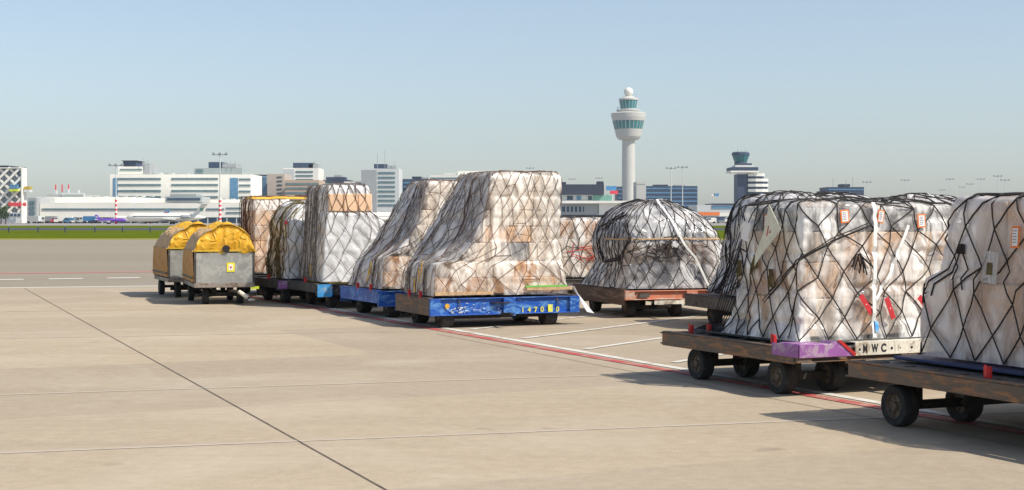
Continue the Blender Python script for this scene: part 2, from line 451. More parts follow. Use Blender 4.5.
        mb.add([tuple(q) for q in v], f); return mb.build(name, mat, s.root)
    def sheet(s, name, at, outline, mats, off=.05, inner=None, rot=0):
        """small flat card fastened on the wrap; outline in metres around the point"""
        sp, w = at; sp = np.array([sp]); w = np.array([w]); p = s.S(sp, w)[0]; n = s.N(sp, w)[0]
        p = p+n*(float(s.dispc(sp, w, p[None])[0])+off); up = np.array([0, 0, 1.0]); b = np.cross(up, n); b /= np.linalg.norm(b); up = np.cross(n, b)
        c, q = math.cos(rot), math.sin(rot)
        def P(o, e): return tuple(p+b*(o[0]*c-o[1]*q)+up*(o[0]*q+o[1]*c)+n*e)
        k = len(outline); mb = MB()
        mb.add([P(o, 0) for o in outline]+[P(o, .006) for o in outline], [tuple(range(k)), tuple(range(k, 2*k))]+[(i, (i+1) % k, (i+1) % k+k, i+k) for i in range(k)])
        if inner:
            mb.mi = 1
            for o2 in inner:
                k = len(o2); mb.add([P(o, .009) for o in o2], [tuple(range(k))])
        return mb.build(name, mats, s.root)

# ------------------------------------------------------------------ dollies
def wheel(parent, x, y, r=.2, w=.15):
    t = MB().lathe([(r*.60, -w/2), (r*.93, -w/2), (r, -w*.3), (r, w*.3), (r*.93, w/2), (r*.60, w/2)], n=28, axis='x', cap=False)
    o = t.build('tyre', M['tyre'], parent, smooth=False); o.location = (x, y, r)
    h = MB()
    h.lathe([(r*.2, -w*.52), (r*.24, -w*.3), (r*.5, -w*.28), (r*.61, -w*.5), (r*.61, w*.5), (r*.5, w*.28), (r*.24, w*.3), (r*.2, w*.52)], n=24, axis='x')
    for k in range(5):
        a = k*2*math.pi/5
        for sg in (-1, 1): h.lathe([(r*.06, sg*w*.29), (r*.06, sg*w*.38)], (0, r*.37*math.cos(a), r*.37*math.sin(a)), 6, 'x')
    ob = h.build('rim', M['rim'], o)
    return o

def channel(mb, x0, x1, y, z0, z1, face, th=.02, lip=.05):
    """steel channel with its open side outwards, running along x; face = -1 (front) or 1"""
    mb.box(x0, x1, min(y, y-face*th), max(y, y-face*th), z0, z1)
    mb.box(x0, x1, min(y+face*.002, y+face*lip), max(y+face*.002, y+face*lip), z1-.018, z1)
    mb.box(x0, x1, min(y+face*.002, y+face*lip), max(y+face*.002, y+face*lip), z0, z0+.018)

def dolly(org, u, W, L, label, frontmat, sidemat, wheels, wb=None, ww=.16, ztop=.545, zb=.28, corner=None, posts=(), inset=.2, plates=True, rollers=0, brace=False, group='pallet dollies parked on the apron', sidez=.36):
    rz = math.atan2(-u[0], u[1])
    root = empty('pallet_dolly', (org[0], org[1], 0), rz, label, 'dolly', group)
    zt = ztop
    f = MB(); channel(f, 0, W, .05, zb, zt, -1); 
    f.box(0, .2, -.012, .028, zb, zt); f.box(W-.2, W, -.012, .028, zb, zt); f.box(W*.5-.06, W*.5+.18, -.02, .026, zb-.03, zt)
    f.build('front_beam', M[frontmat], root, bevel=.006)
    f = MB(); channel(f, 0, W, L-.05, zb, zt, 1); f.build('rear_beam', M[frontmat if frontmat != 'orange' else 'steel'], root, bevel=.006)
    for x, s in ((0, 1), (W, -1)):
        f = MB(); a, b = sorted((x, x+s*.03)); f.box(a, b, .054, L-.054, sidez, zt-.002)
        a, b = sorted((x-s*.0, x+s*.09)); f.box(a, b, .056, L-.056, zt+.001, zt+.016)
        f.build('side_rail', M[sidemat], root, bevel=.005)
    # chassis: two long members, cross members, turntable
    c = MB()
    for x in (W*.3, W*.7): c.box(x-.05, x+.05, .08, L-.08, .30, .46)
    for y in np.linspace(.35, L-.35, 5): c.box(.04, W-.04, y-.035, y+.035, .462, .525)
    c.build('chassis', M['chassis'], root)
    d = MB()
    for k in range(5):
        x0 = .1+(W-.2)*k/5; d.box(x0+.02, x0+(W-.2)/5-.02, .06, L-.06, .528, zt-.006)
    d.build('deck_plate', M['deck'], root)
    for k in range(rollers):
        y = .25+(L-.5)*k/max(1, rollers-1)
        rm = MB().tube([(.14, y, zt-.012), (.34, y, zt-.012)], .022, 10); rm.build('roller', M['steel'], root)
    # axles and wheels
    wys = wb or (L*.2, L*.72)
    for wy in wys:
        ax = MB().box(wheels[0]+.05, wheels[-1]-.05, wy-.04, wy+.04, .16, .24)
        for wx in (wheels[0]+.16, wheels[-1]-.16): ax.box(wx-.04, wx+.04, wy-.09, wy+.09, .2, .45)
        ax.build('axle', M['chassis'], root)
        for wx in wheels: wheel(root, wx, wy, .2, ww)
    tb = MB(); xm = (wheels[0]+wheels[-1])/2
    tb.lathe([(.32, .44), (.32, .46)], (xm, wys[0], 0), 24); tb.box(xm-.03, xm+.03, wys[0]-.06, wys[0]-.045, .2, .3)
    tb.build('turntable', M['chassis'], root)
    db = MB().tube([(xm, wys[0]-.1, .22), (xm, -.12, .24), (xm, -.35, .26)], .035, 8)
    db.lathe([(.03, .0), (.06, .005), (.06, .03), (.03, .035)], (xm, -.4, .245), 12); db.build('drawbar', M['chassis'], root)
    cp = MB().tube([(xm, L-.1, .30), (xm, L+.1, .30)], .03, 8); cp.box(xm-.07, xm+.07, L+.06, L+.14, .26, .35); cp.build('rear_coupler', M['chassis'], root)
    if corner:
        m, x0, x1, z0, z1 = corner
        k = MB().box(x0, x1, -.028, -.014, z0, z1); k.box(x0, x1, -.026, .16, z1+.001, z1+.013); k.build('corner_plate', M[m], root)
    for (x, y) in posts:
        p = MB().box(x-.022, x+.022, y-.034, y+.034, zt-.03, zt+.12); p.box(x-.03, x-.0225, y-.02, y+.02, zt+.02, zt+.135)
        p.build('stop_post', M['red'], root, bevel=.004)
    if brace:
        for sx in (W*.18, W*.84):
            b = MB().tube([(sx, .04, zt-.01), (sx+.04, .02, zt-.07), (sx+.05, .0, zt-.16)], .012, 6); b.build('latch_hook', M['steel'], root)
    return root

def Lv(*rows): return rows
def UV(x, y): l = math.hypot(x, y); return (x/l, y/l)
GL = 'net covered cargo loads on the dollies'

# --- e: the main blue dolly and its load
uE = UV(-.40, .916); oE = (-1.47, 26.9)
de = dolly(oE, uE, 2.98, 1.95, 'bright blue pallet dolly with yellow stencilled figures, carrying the tall cream load', 'blue', 'rust', (.38, 2.45), (.26, 1.55), ww=.24, ztop=.545, zb=.235,
           posts=((.02, .55), (.02, 1.15)), brace=True, sidez=.24)
for s_, x, sz, m in (('1', 1.80, .13, 'stencily'), ('4', 1.93, .13, 'stencily'), ('7', 2.06, .13, 'stencily'), ('0', 2.19, .14, 'stencily'), ('6', 2.37, .14, 'stencily'), ('0', 2.51, .13, 'stencily')):
    text_obj('stencil_figure', s_, sz, M[m], de, (x, .024, .262), bold=.004)
mk = MB(); mk.box(2.345, 2.44, .022, .0265, .255, .395); mk.build('yellow_paint_blot', M['stencily'], de)
sc = MB(); rg = random.Random(3)
for k in range(26):
    x = .3+rg.random()*.42; z = .27+rg.random()*.10; sc.box(x, x+rg.uniform(.015, .06), .0225, .0275, z, z+rg.uniform(.006, .03))
for k in range(46):
    x = rg.uniform(.7, 1.5); z = .27+rg.random()*.19; sc.box(x, x+rg.uniform(.008, .05), .0225, .027, z, z+rg.uniform(.003, .009))
sc.build('scratched_lettering', M['scrawl'], de)
MB().lathe([(.045, .020), (.045, .027)], (.34, 0, .41), 16, 'y').build('orange_mark', M['strapy'], de)

E = Load(oE, uE, Lv((.585, .10, .14, 2.82, 2.82, .10, 1.86), (.95, .11, .16, 2.74, 2.76, .10, 1.85), (1.17, .13, .24, 2.70, 2.7, .12, 1.84), (1.22, .50, .27, 2.69, 2.7, .14, 1.82),
        (1.45, .80, .41, 2.67, 2.67, .15, 1.8), (1.7, .98, .56, 2.66, 2.66, .15, 1.76), (1.95, 1.08, .72, 2.66, 2.68, .15, 1.72), (2.3, 1.16, .92, 2.66, 2.66, .15, 1.68), (2.62, 1.22, 1.10, 2.66, 2.66, .15, 1.64), (2.83, 1.26, 1.22, 2.66, 2.66, .15, 1.6)), 1, cr=.07, tr=.07, crown=.02)
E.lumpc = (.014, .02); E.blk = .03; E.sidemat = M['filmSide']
seg = E.net((7, 5, 7, 8), 10, .27, 1, drop=.06, bunch=1.0)
E.build('tall cream load slanting to the left, on the blue dolly with yellow figures', 'cargo load', GL, M['filmCream'], M['cordb'], seg, .0055, .032, *E.lumpc, dim=.028)
E.cartons([(.3, ['card', 'cardl']), (.3, ['card', 'cream']), (.34, ['cream', 'cream', 'greybag']), (.3, ['cream', 'cardl']), (.3, 'cream'), (.35, 'cream'), (.33, 'cream')])
# --- d
uD = UV(-.42, .907); oD = (-2.65, 29.75)
dd = dolly(oD, uD, 2.98, 2.44, 'blue pallet dolly left of the one with yellow figures, blue on its side too', 'blue', 'blue', (.38, 2.45), (.26, 1.95), ww=.24, zb=.235, posts=((.02, .5), (.02, 1.3)), sidez=.3)
Dd = Load(oD, uD, Lv((.585, .10, .12, 2.86, 2.86, .10, 2.3), (1.0, .12, .30, 2.84, 2.84, .10, 2.3), (1.2, .16, .42, 2.8, 2.8, .12, 2.28), (1.3, .45, .50, 2.78, 2.78, .14, 2.25),
        (1.55, .70, .67, 2.72, 2.72, .15, 2.2), (1.9, .88, .90, 2.70, 2.7, .15, 2.15), (2.35, 1.01, 1.18, 2.66, 2.66, .15, 2.05), (2.74, 1.1, 1.42, 2.66, 2.66, .15, 1.95)), 2, cr=.1, tr=.1, crown=.02)
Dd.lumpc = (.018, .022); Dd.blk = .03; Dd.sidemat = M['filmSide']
seg = Dd.net((6, 5, 6, 8), 10, .27, 2, bunch=1.0)
Dd.build('cream load with a long slanting side, just left of the tallest cream load', 'cargo load', GL, M['filmCream'], M['cordb'], seg, .0055, .038, *Dd.lumpc, dim=.028)
Dd.cartons([(.32, ['card', 'cardl', 'whitebox']), (.3, ['card', 'cardl']), (.34, ['cardl', 'greybag']), (.3, ['cream', 'cardl']), (.3, 'cream'), (.35, 'cream'), (.33, 'cream')])
# --- c
uC = UV(-.42, .907); oC = (-4.28, 32.8)
dolly(oC, uC, 2.98, 2.44, 'dark pallet dolly with a light blue corner plate under the white block of cargo', 'dark', 'dark', (.45, 1.55), (.35, 1.85), zb=.3, corner=('sky', .02, .36, .27, .53), posts=((.03, .9),))
C_ = Load(oC, uC, Lv((.585, .16, .30, 2.5, 2.5, .12, 2.2), (1.2, .20, .34, 2.1, 2.2, .13, 2.15), (1.7, .24, .36, 1.75, 1.9, .14, 2.1), (2.1, .28, .38, 1.45, 1.7, .15, 2.05), (2.13, .30, .38, 1.36, 1.6, .18, 2.05), (2.56, .31, .40, 1.34, 1.5, .18, 2.0), (2.72, .34, .42, 1.3, 1.45, .22, 1.9)), 3, cr=.08, tr=.05, crown=.02)
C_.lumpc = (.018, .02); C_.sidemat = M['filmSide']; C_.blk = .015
seg = C_.net((5, 5, 5, 10), 9, .28, 3, bunch=1.2)
C_.build('tall white wrapped load with a band of brown cartons near its top', 'cargo load', GL, M['filmWhite'], M['cordg'], seg, .0065, .045, *C_.lumpc, dim=.02)
C_.cartons([(.5, 'whitebox'), (.5, 'whitebox'), (.5, 'whitebox')])
for k in range(3):   # the brown cartons stand just proud of the wrap, under the net
    x0 = .33+k*.34; o = MB().box(x0+.005, x0+.335, .15, .5, 2.14, 2.54).build('carton', M['cardl'], C_.root, bevel=.02)
mb = MB(); C_.cord(mb, [q for q in C_.segs if q[0][0] < 1 and q[1][0] < 1 and .6 < q[0][1] < 1.05], .0065, off=.05); mb.build('cargo_net', M['cordb'], C_.root)
o = MB().box(.36, 1.36, .2, 1.9, .548, .583).build('pallet_base', M['yel'], C_.root)
# --- b
uB = uC; oB = (-5.44, 34.75)
dolly(oB, uB, 2.7, 2.44, 'dark pallet dolly with a purple corner plate, right behind the yellow carts', 'dark', 'dark', (.3, 1.2), (.35, 1.85), zb=.32, corner=('purple', .02, .30, .36, .53), posts=((.03, .8),))
B_ = Load(oB, uB, Lv((.585, .22, .34, 2.3, 2.3, .12, 2.1), (1.2, .26, .36, 2.3, 2.3, .12, 2.1), (2.0, .34, .42, 2.2, 2.2, .16, 2.0), (2.2, .48, .5, 2.1, 2.1, .2, 1.95), (2.34, .62, .62, 2.0, 2.0, .3, 1.8)), 4, cr=.2, tr=.15, crown=.04)
B_.lumpc = (.06, .03); B_.blk = .05
seg = B_.net((7, 5, 7, 13), 7, .3, 4, bunch=1.2)
B_.build('shorter white and cream load with olive netting bunched down its left side', 'cargo load', GL, M['filmWhite'], M['cordo'], seg, .007, .055, *B_.lumpc, dim=.035)
B_.cartons([(.4, ['cream', 'cardl']), (.4, ['cream', 'cardl']), (.5, 'whitebox')])
# --- a
uA = uC; oA = (-6.65, 38.0)
dolly(oA, uA, 2.6, 2.44, 'dark pallet dolly with a lime yellow corner plate, behind the yellow carts', 'dark', 'dark', (.4, 1.3), (.35, 1.85), zb=.3, corner=('lime', .02, .24, .2, .36))
A_ = Load(oA, uA, Lv((.585, .08, .25, 2.2, 2.2, .12, 2.1), (1.5, .1, .27, 2.1, 2.1, .14, 2.05), (2.4, .12, .3, 1.9, 1.9, .16, 2.0), (2.52, .14, .32, 1.85, 1.85, .2, 1.95)), 5, cr=.12, tr=.08, crown=.01)
A_.lumpc = (.03, .03); A_.blk = .035
seg = A_.net((7, 5, 7, 13), 8, .28, 5, bunch=1)
A_.build('patchy tan and white load with a yellow top edge, behind the yellow carts', 'cargo load', GL, M['filmCream'], M['cordb'], seg, .007, .055, *A_.lumpc, dim=.035)
A_.cartons([(.4, ['card', 'whitebox', 'cardl']), (.4, ['cardl', 'whitebox']), (.4, ['cardl', 'whitebox']), (.4, ['cream', 'cardl'])])
A_.ribbon('yellow_strap', [(3.6, .985), (3.95, .985), (0.05, .985), (.5, .985), (.98, .985)], .07, M['strapy'], .03)
# --- f, behind the dome
uF = UV(-.29, .957); oF = (1.02, 35.6)
dolly(oF, uF, 2.6, 2.9, 'brown sided pallet dolly under the brown carton load behind the silver dome', 'steel', 'wood', (.5, 1.9), (.4, 2.2))
F_ = Load(oF, uF, Lv((.585, .1, .15, 2.5, 2.5, .12, 2.5), (1.9, .12, .17, 2.45, 2.45, .14, 2.45), (2.02, .14, .2, 2.4, 2.4, .18, 2.4)), 6, cr=.1, tr=.05, crown=.0)
F_.lumpc = (.025, .018)
seg = F_.net((8, 5, 8, 6), 6, .25, 6)
F_.build('brown carton load with red cords, between the tall cream load and silver dome', 'cargo load', GL, M['filmMilky'], M['cord'], seg, .009, .055, *F_.lumpc, dim=.03)
F_.cartons([(.45, ['cardl', 'cream']), (.45, ['cardl', 'cream']), (.45, 'card')], inset=.045)
mb = MB(); rg = random.Random(4)
F_.cord(mb, [((rg.uniform(.05, .6), rg.uniform(.3, .6)), (rg.uniform(.05, .6), rg.uniform(.2, .6))) for k in range(12)], .011, off=.03); mb.build('red_cord', M['cordr'], F_.root)
# --- g, the silver dome
uG = UV(-.29, .957); oG = (2.24, 29.7)
dg = dolly(oG, uG, 2.75, 3.2, 'pallet dolly with a faded orange front and brown board side, under the silver dome', 'orange', 'wood', (.25, 1.25), (.45, 2.4), zb=.37, ztop=.555, posts=((2.2, .1),), sidez=.26)
MB().box(.62, 1.25, -.02, -.006, .28, .355).build('number_plate', M['white'], dg)
MB().box(.30, .52, -.004, .026, .42, .50).build('grey_patch', M['steel'], dg)
G_ = Load(oG, uG, Lv((.585, .06, -.0, 2.62, 2.6, .12, 3.0), (.8, .07, .10, 2.56, 2.5, .13, 2.75), (1.1, .06, .26, 2.50, 2.4, .13, 2.5), (1.25, .03, .18, 2.45, 2.4, .12, 2.4), (1.45, .0, .12, 2.26, 2.3, .10, 2.45), (1.7, .04, .16, 2.14, 2.2, .13, 2.45),
        (1.95, .14, .28, 1.98, 2.0, .22, 2.4), (2.12, .28, .40, 1.80, 1.85, .36, 2.3), (2.26, .50, .6, 1.58, 1.62, .55, 2.1), (2.34, .78, .85, 1.35, 1.4, .8, 1.9)), 7, cr=.5, tr=.03, crown=.02)
G_.lumpc = (.035, .045); G_.blk = 0
seg = G_.net((9, 7, 9, 10), 8, .25, 7, top=1.25)
G_.build('domed silver-grey load with a tangle of cord across its middle, on the orange dolly', 'cargo load', GL, M['filmSilver'], M['cord'], seg, .0075, .04, *G_.lumpc, dim=.03)
G_.cartons([(.45, ['cardl', 'greybag', 'whitebox']), (.45, ['greybag', 'cardl']), (.4, 'greybag')], inset=.14)
mb = MB(); rg = random.Random(5)
for q in range(4):
    pp = [G_.find(x+rg.uniform(-2, 2), y+rg.uniform(-2, 2)) for x, y in ((626, 215), (604, 228), (600, 246), (606, 262), (622, 258), (630, 240), (628, 225))]
    G_.cord(mb, list(zip(pp[:-1], pp[1:])), .011, off=.02+q*.01)
mb.build('bunched_cord', M['cord'], G_.root); mb = MB()
for k in range(46):
    x, y = max(640, min(686, rg.gauss(662, 13))), max(238, min(258, rg.gauss(248, 6))); a = G_.find(x, y); b = G_.find(x+rg.uniform(-16, 16), y+rg.uniform(-10, 10)); G_.cord(mb, [(a, b)], .0085, off=rg.uniform(.02, .05))
mb.build('tangled_cord', M['cord'], G_.root)
G_.ribbon('white_strap', [(.70, 0), (.62, .35), (.52, .7), (.40, 1.0)], .045, M['strap'], .05)
G_.ribbon('tan_strap', [(3.5, .56), (3.98, .56), (.02, .56), (.5, .57), (.98, .56)], .03, M['timber'], .03)
# --- h: row behind the near load
uH = UV(-.30, .954); oH = (4.2, 25.8)
dolly(oH, uH, 2.9, 3.05, 'grey pallet dolly with its dark end showing behind the near grey-white load', 'steel', 'steel', (.4, 2.3), (.5, 2.5), zb=.33, sidez=.33)
H_ = Load(oH, uH, Lv((.585, .30, .3, 2.8, 2.8, .12, 2.85), (1.1, .40, .56, 2.75, 2.75, .15, 2.75), (1.9, .46, .68, 2.7, 2.7, .2, 2.6), (2.25, .56, .76, 2.6, 2.6, .25, 2.5), (2.38, .7, .8, 2.4, 2.4, .5, 2.3)), 8, cr=.3, tr=.06, crown=.06)
H_.lumpc = (.06, .04)
seg = H_.net((8, 7, 8, 13), 7, .28, 8, top=1.8, bunch=1.2, extra=10)
H_.build('dark grey load half hidden behind the near load with orange labels', 'cargo load', GL, M['filmSilver'], M['cord'], seg, .009, .05, *H_.lumpc, dim=.03)
H_.cartons([(.5, 'greybag'), (.5, 'greybag'), (.5, 'greybag')], inset=.12)
# --- l: next of that row
uL = uH; oL = (5.15, 22.3)
dolly(oL, uL, 2.9, 3.05, 'grey pallet dolly hidden between the two near dollies', 'steel', 'steel', (.4, 2.3), (.5, 2.5), zb=.33)
L_ = Load(oL, uL, Lv((.585, .12, .12, 2.8, 2.8, .12, 2.9), (1.9, .16, .2, 2.7, 2.7, .2, 2.7), (2.16, .25, .3, 2.6, 2.6, .35, 2.5), (2.25, .6, .6, 2.3, 2.3, .6, 2.2)), 9, cr=.25, tr=.06, crown=.04)
L_.lumpc = (.05, .04)
seg = L_.net((7, 7, 7, 7), 6, .25, 9, top=1.8)
L_.build('silver wrapped load whose top shows over the near load, left of the pale mauve load', 'cargo load', GL, M['filmSilver'], M['cord'], seg, .011, .06, *L_.lumpc, dim=.04)
L_.cartons([(.5, 'cardl'), (.5, 'greybag'), (.4, 'greybag')], inset=.12)
# --- i: near load
uI = UV(-.429, .903); oI = (3.13, 16.5)
di = dolly(oI, uI, 3.0, 2.9, 'near rusty brown pallet dolly with a purple corner piece and white end plate reading MWC', 'rust', 'rust', (.18, .85, 2.5), (.52, 2.22), zb=.40, ztop=.55, posts=((.14, 2.38), (.34, 2.28), (.12, .6)), rollers=7, sidez=.385)
pc = MB()
pc.prism([(.012, .455), (.77, .455), (.58, .60), (.50, .635), (.44, .60), (.012, .612)], -.034, -.018)
pc.prism([(.012, .566), (.44, .566), (.44, .60), (.012, .61)], -.017, .34); pc.prism([(.442, .566), (.66, .566), (.58, .60), (.50, .633)], -.017, .22); pc.box(-.012, .0, -.034, .45, .46, .60)
pc.build('purple_corner_piece', M['purple'], di, bevel=.01)
MB().prism([(.52, .64), (.57, .64), (.79, .48), (.76, .455)], -.044, -.036).build('red_edge', M['red'], di)
ep = MB(); ep.box(.78, 2.5, -.03, -.014, .455, .61); ep.box(.78, 2.5, -.013, .09, .598, .61); ep.build('end_plate', M['white'], di, bevel=.004)
for s_, x in (('M', .885), ('W', 1.01), ('C', 1.14)):
    text_obj('stencil_letter', s_, .125, M['stencil'], di, (x, -.032, .49), bold=.005, sx=.66 if s_ != 'C' else .85)
for x, r_ in ((.84, .014), (1.293, .016), (1.416, .007), (1.58, .015)):
    MB().lathe([(r_, -.0345), (r_, -.0315)], (x, 0, .525), 16, 'y').build('plate_hole', M['stencil'], di)
I_ = Load(oI, uI, Lv((.60, .30, .26, 2.75, 2.75, .36, 1.95), (.8, .36, .36, 2.75, 2.75, .42, 1.86), (1.2, .40, .42, 2.75, 2.75, .45, 1.8), (1.7, .40, .44, 2.73, 2.73, .45, 1.77), (2.06, .42, .46, 2.72, 2.72, .46, 1.75), (2.15, .44, .48, 2.7, 2.7, .48, 1.72)), 10, cr=.08, tr=.04, crown=.03)
I_.lumpc = (.022, .03); I_.blk = .035
seg = I_.net((6, 5, 6, 5), 6, .24, 10, top=1.6, drop=.04, extra=5)
I_.build('grey-white wrapped load with orange framed labels, red tags and a cream card', 'cargo load', GL, M['filmMilky'], M['cord'], seg, .0085, .026, *I_.lumpc, dim=.022)
I_.cartons([(.45, ['cardl', 'cream']), (.42, ['cardl', 'card', 'cream']), (.35, ['cardl', 'cream']), (.33, ['greybag', 'greybag', 'cardl'])], inset=.1)
I_.base(.30, 2.9, .30, 2.72, M['dark'], z=.568, th=.03)
def rect(w, h): return [(-w/2, -h/2), (w/2, -h/2), (w/2, h/2), (-w/2, h/2)]
def frame_label(Lo, px, py, w=.14, h=.2, rot=0):
    a = Lo.find(px, py); o = Lo.sheet('label', a, rect(w, h), [M['labelo'], M['paper']], .035, [rect(w*.72, h*.8)], rot)
    # print on the label: barcode bars and text lines
    rows = []
    for k in range(5):
        y = h*(.28-.13*k); rows.append([(-w*.27, y-h*.02), (w*random.uniform(.05, .27), y-h*.02), (w*.2, y+h*.02), (-w*.27, y+h*.02)])
    p = Lo.sheet('label_print', a, rect(w*.1, h*.02), [M['gry0'], M['gry0']], .038, rows, rot)
frame_label(I_, 770, 221, .07, .14); frame_label(I_, 842, 216, .12, .15, .1); frame_label(I_, 879, 217, .09, .15, -.2); frame_label(I_, 920, 221, .12, .16, .05)
for px, py, rt in ((863, 304, .6), (887, 309, .35), (922, 304, .7)):
    I_.sheet('red_tag', I_.find(px, py), rect(.07, .26), [M['redstrap'], M['paper']], .06, [rect(.012, .012)], rt)
I_.ribbon('white_strap', [I_.find(872, 338), I_.find(871, 300), I_.find(872, 250), I_.find(871, 206)], .05, M['strap'], .045)
I_.ribbon('white_strap', [I_.find(873, 300), I_.find(890, 265), I_.find(906, 225)], .04, M['strap'], .05)
I_.ribbon('light_blue_strap_end', [I_.find(873, 334), I_.find(873, 328), I_.find(873, 322)], .05, M['sky'], .06)
a = I_.find(775, 240)
I_.sheet('cream_card', a, [(-.26, -.28), (-.05, -.12), (.30, .10), (.06, .42), (-.06, .10), (-.24, -.14)], [M['cloth'], M['redstrap']], .10, [[(.0, .05), (.02, .05), (.06, .17), (.04, .17)], [(.05, .08), (.09, .08), (.09, .12)]], .1)
I_.sheet('paper_slip', I_.find(751, 232), rect(.15, .22), [M['paper'], M['paper']], .06, None, -.25)
# rope tassels hanging on the net
rg = random.Random(8)
for (px, py) in ((742, 268), (773, 276), (757, 262), (860, 262)):
    a0 = I_.find(px, py); mb = MB()
    I_.cord(mb, [((a0[0]+rg.uniform(-.03, .03), a0[1]+.06), (a0[0]+rg.uniform(-.06, .06), a0[1]-rg.uniform(.03, .1))) for k in range(9)], .011, off=.04)
    mb.build('rope_tassel', M['cordo'] if px < 800 else M['cord'], I_.root)
mb = MB()
for k in range(3):
    pp = [I_.find(x+rg.uniform(-3, 3), y+rg.uniform(-3, 3)) for x, y in ((768, 300), (798, 262), (828, 240), (866, 226))]
    I_.cord(mb, list(zip(pp[:-1], pp[1:])), .007, off=.03+.008*k)
mb.build('loose_cord', M['cord'], I_.root)
# net cords run down to the rail at the rear corner
mb = MB()
for k in range(9):
    y = 1.84+k*.05; mb.tube([(.45, 1.76, .95+k*.11), (.42, y, .85), (.38, y+.1, .68), (.34, 2.1+k*.06, .602)], .008, 4)
mb.build('tie_down_cord', M['cord'], I_.root)
MB().box(.36, .6, 2.1, 2.5, .60, .64).build('blue_bundle', M['bluelip'], I_.root, bevel=.02)
# --- j: nearest load at the right edge
uJ = UV(-.406, .914); oJ = (4.66, 11.79)
dj = dolly(oJ, uJ, 3.0, 3.36, 'nearest pallet dolly with a weathered brown side, cut off by the right edge', 'rust', 'rust', (.20, .98, 2.5), (.7, 2.76), zb=.43, ztop=.58, posts=((.104, 1.44),), rollers=8, sidez=.435)
J_ = Load(oJ, uJ, Lv((.66, .58, .60, 2.6, 2.6, .1, 2.96), (.9, .60, .60, 2.6, 2.6, .1, 2.94), (1.40, .60, .62, 2.6, 2.6, .1, 2.92), (1.47, .62, .64, 2.6, 2.6, .1, 2.70), (1.8, .63, .66, 2.6, 2.6, .1, 2.65), (2.08, .65, .68, 2.55, 2.55, .15, 2.62), (2.19, .68, .72, 2.5, 2.5, .2, 2.56)), 12, cr=.06, tr=.04, crown=.03)
J_.lumpc = (.018, .02); J_.blk = .012
seg = J_.net((6, 7, 6, 7), 5, .2, 12, top=1.5, drop=.0)
J_.build('pale mauve wrapped load with a heavy black diamond net, nearest at the right edge', 'cargo load', GL, M['filmMauve'], M['cord'], seg, .0095, .024, *J_.lumpc, dim=.02)
J_.cartons([(.7, ['cardl', 'cream']), (.8, ['cream', 'cardl'])], inset=.12)
J_.base(.48, 2.9, .06, 3.22, M['bluep'], z=.60, th=.03)
frame_label(J_, 1019, 236, .10, .2)
J_.sheet('document_pouch', J_.find(996, 268), [(-.13, -.11), (.06, -.16), (.14, .12), (-.06, .18)], [M['filmGrey'], M['cordo']], .07, [[(-.05, -.05), (.03, -.07), (.05, .04), (-.02, .06)]], .2)
mb = MB(); a0 = J_.find(963, 250); rg = random.Random(2)
J_.cord(mb, [((a0[0]+rg.uniform(-.015, .015), a0[1]+.03), (a0[0]+rg.uniform(-.02, .02), a0[1]-.03)) for k in range(8)], .012, off=.03)
J_.cord(mb, [((a0[0], a0[1]), (a0[0]+.1, a0[1]-.25)), ((a0[0], a0[1]), (a0[0]-.06, a0[1]-.3))], .0105, off=.03)
mb.build('knot', M['cord'], J_.root)
# yellow tension hooks on the bunched net sides
for Lo, ps in ((E, ((421, 276), (424, 268))), (Dd, ((373, 268), (371, 276))), (C_, ((313, 270),)), (E, ((418, 285),))):
    for (px, py) in ps:
        Lo.sheet('yellow_hook', Lo.find(px, py), [(-.03, -.14), (.04, -.12), (.03, .14), (-.03, .13)], [M['strapy'], M['strapy']], .06, None, .25)
for Lo, px, py in ((Dd, 417, 277), (B_, 288, 222)):
    Lo.sheet('red_tag', Lo.find(px, py), rect(.09, .1), [M['redstrap'], M['redstrap']], .05, None, .3)
# bunched cords hanging down the left faces
rg = random.Random(21)
for Lo, n, mt, w1 in ((E, 15, 'cordg', 1.0), (Dd, 13, 'cordg', 1.0), (C_, 22, 'cordg', 1.0), (B_, 24, 'cordo', .95), (A_, 14, 'cordb', 1.0), (H_, 20, 'cord', .9)):
    mb = MB()
    for k in range(n):
        s0 = rg.uniform(3.03, 3.97); s1 = min(3.99, max(3.02, s0+rg.uniform(-.22, .22))); wm = rg.uniform(.35, .6); sm = (s0+s1)/2+rg.uniform(-.06, .06)
        Lo.cord(mb, [((s0, 0), (sm, wm)), ((sm, wm), (s1, w1))], .0065, off=rg.uniform(.02, .06))
    mb.build('hanging_net_fold', M[mt], Lo.root)
# timber and green strip low in the big load; wrap tail at its right foot
MB().box(1.9, 2.75, .045, .075, .72, .75).build('green_edge_strip', M['green'], E.root)
MB().box(1.92, 2.85, .035, .07, .665, .715).build('timber_bearer', M['timber'], E.root)
MB().box(.12, 1.25, .055, .09, .60, .66).build('timber_bearer', M['timber'], E.root)
tl = MB().add([(2.70, .05, .72), (2.9, .06, .72), (3.02, .0, .40), (3.12, -.04, .24), (3.32, .06, .2), (3.08, .16, .45), (2.92, .2, .72)], [(0, 1, 2, 3, 4, 5, 6)]); 
o = tl.build('wrap_tail', M['filmWhite'], E.root); o.modifiers.new('s', 'SOLIDIFY').thickness = .006

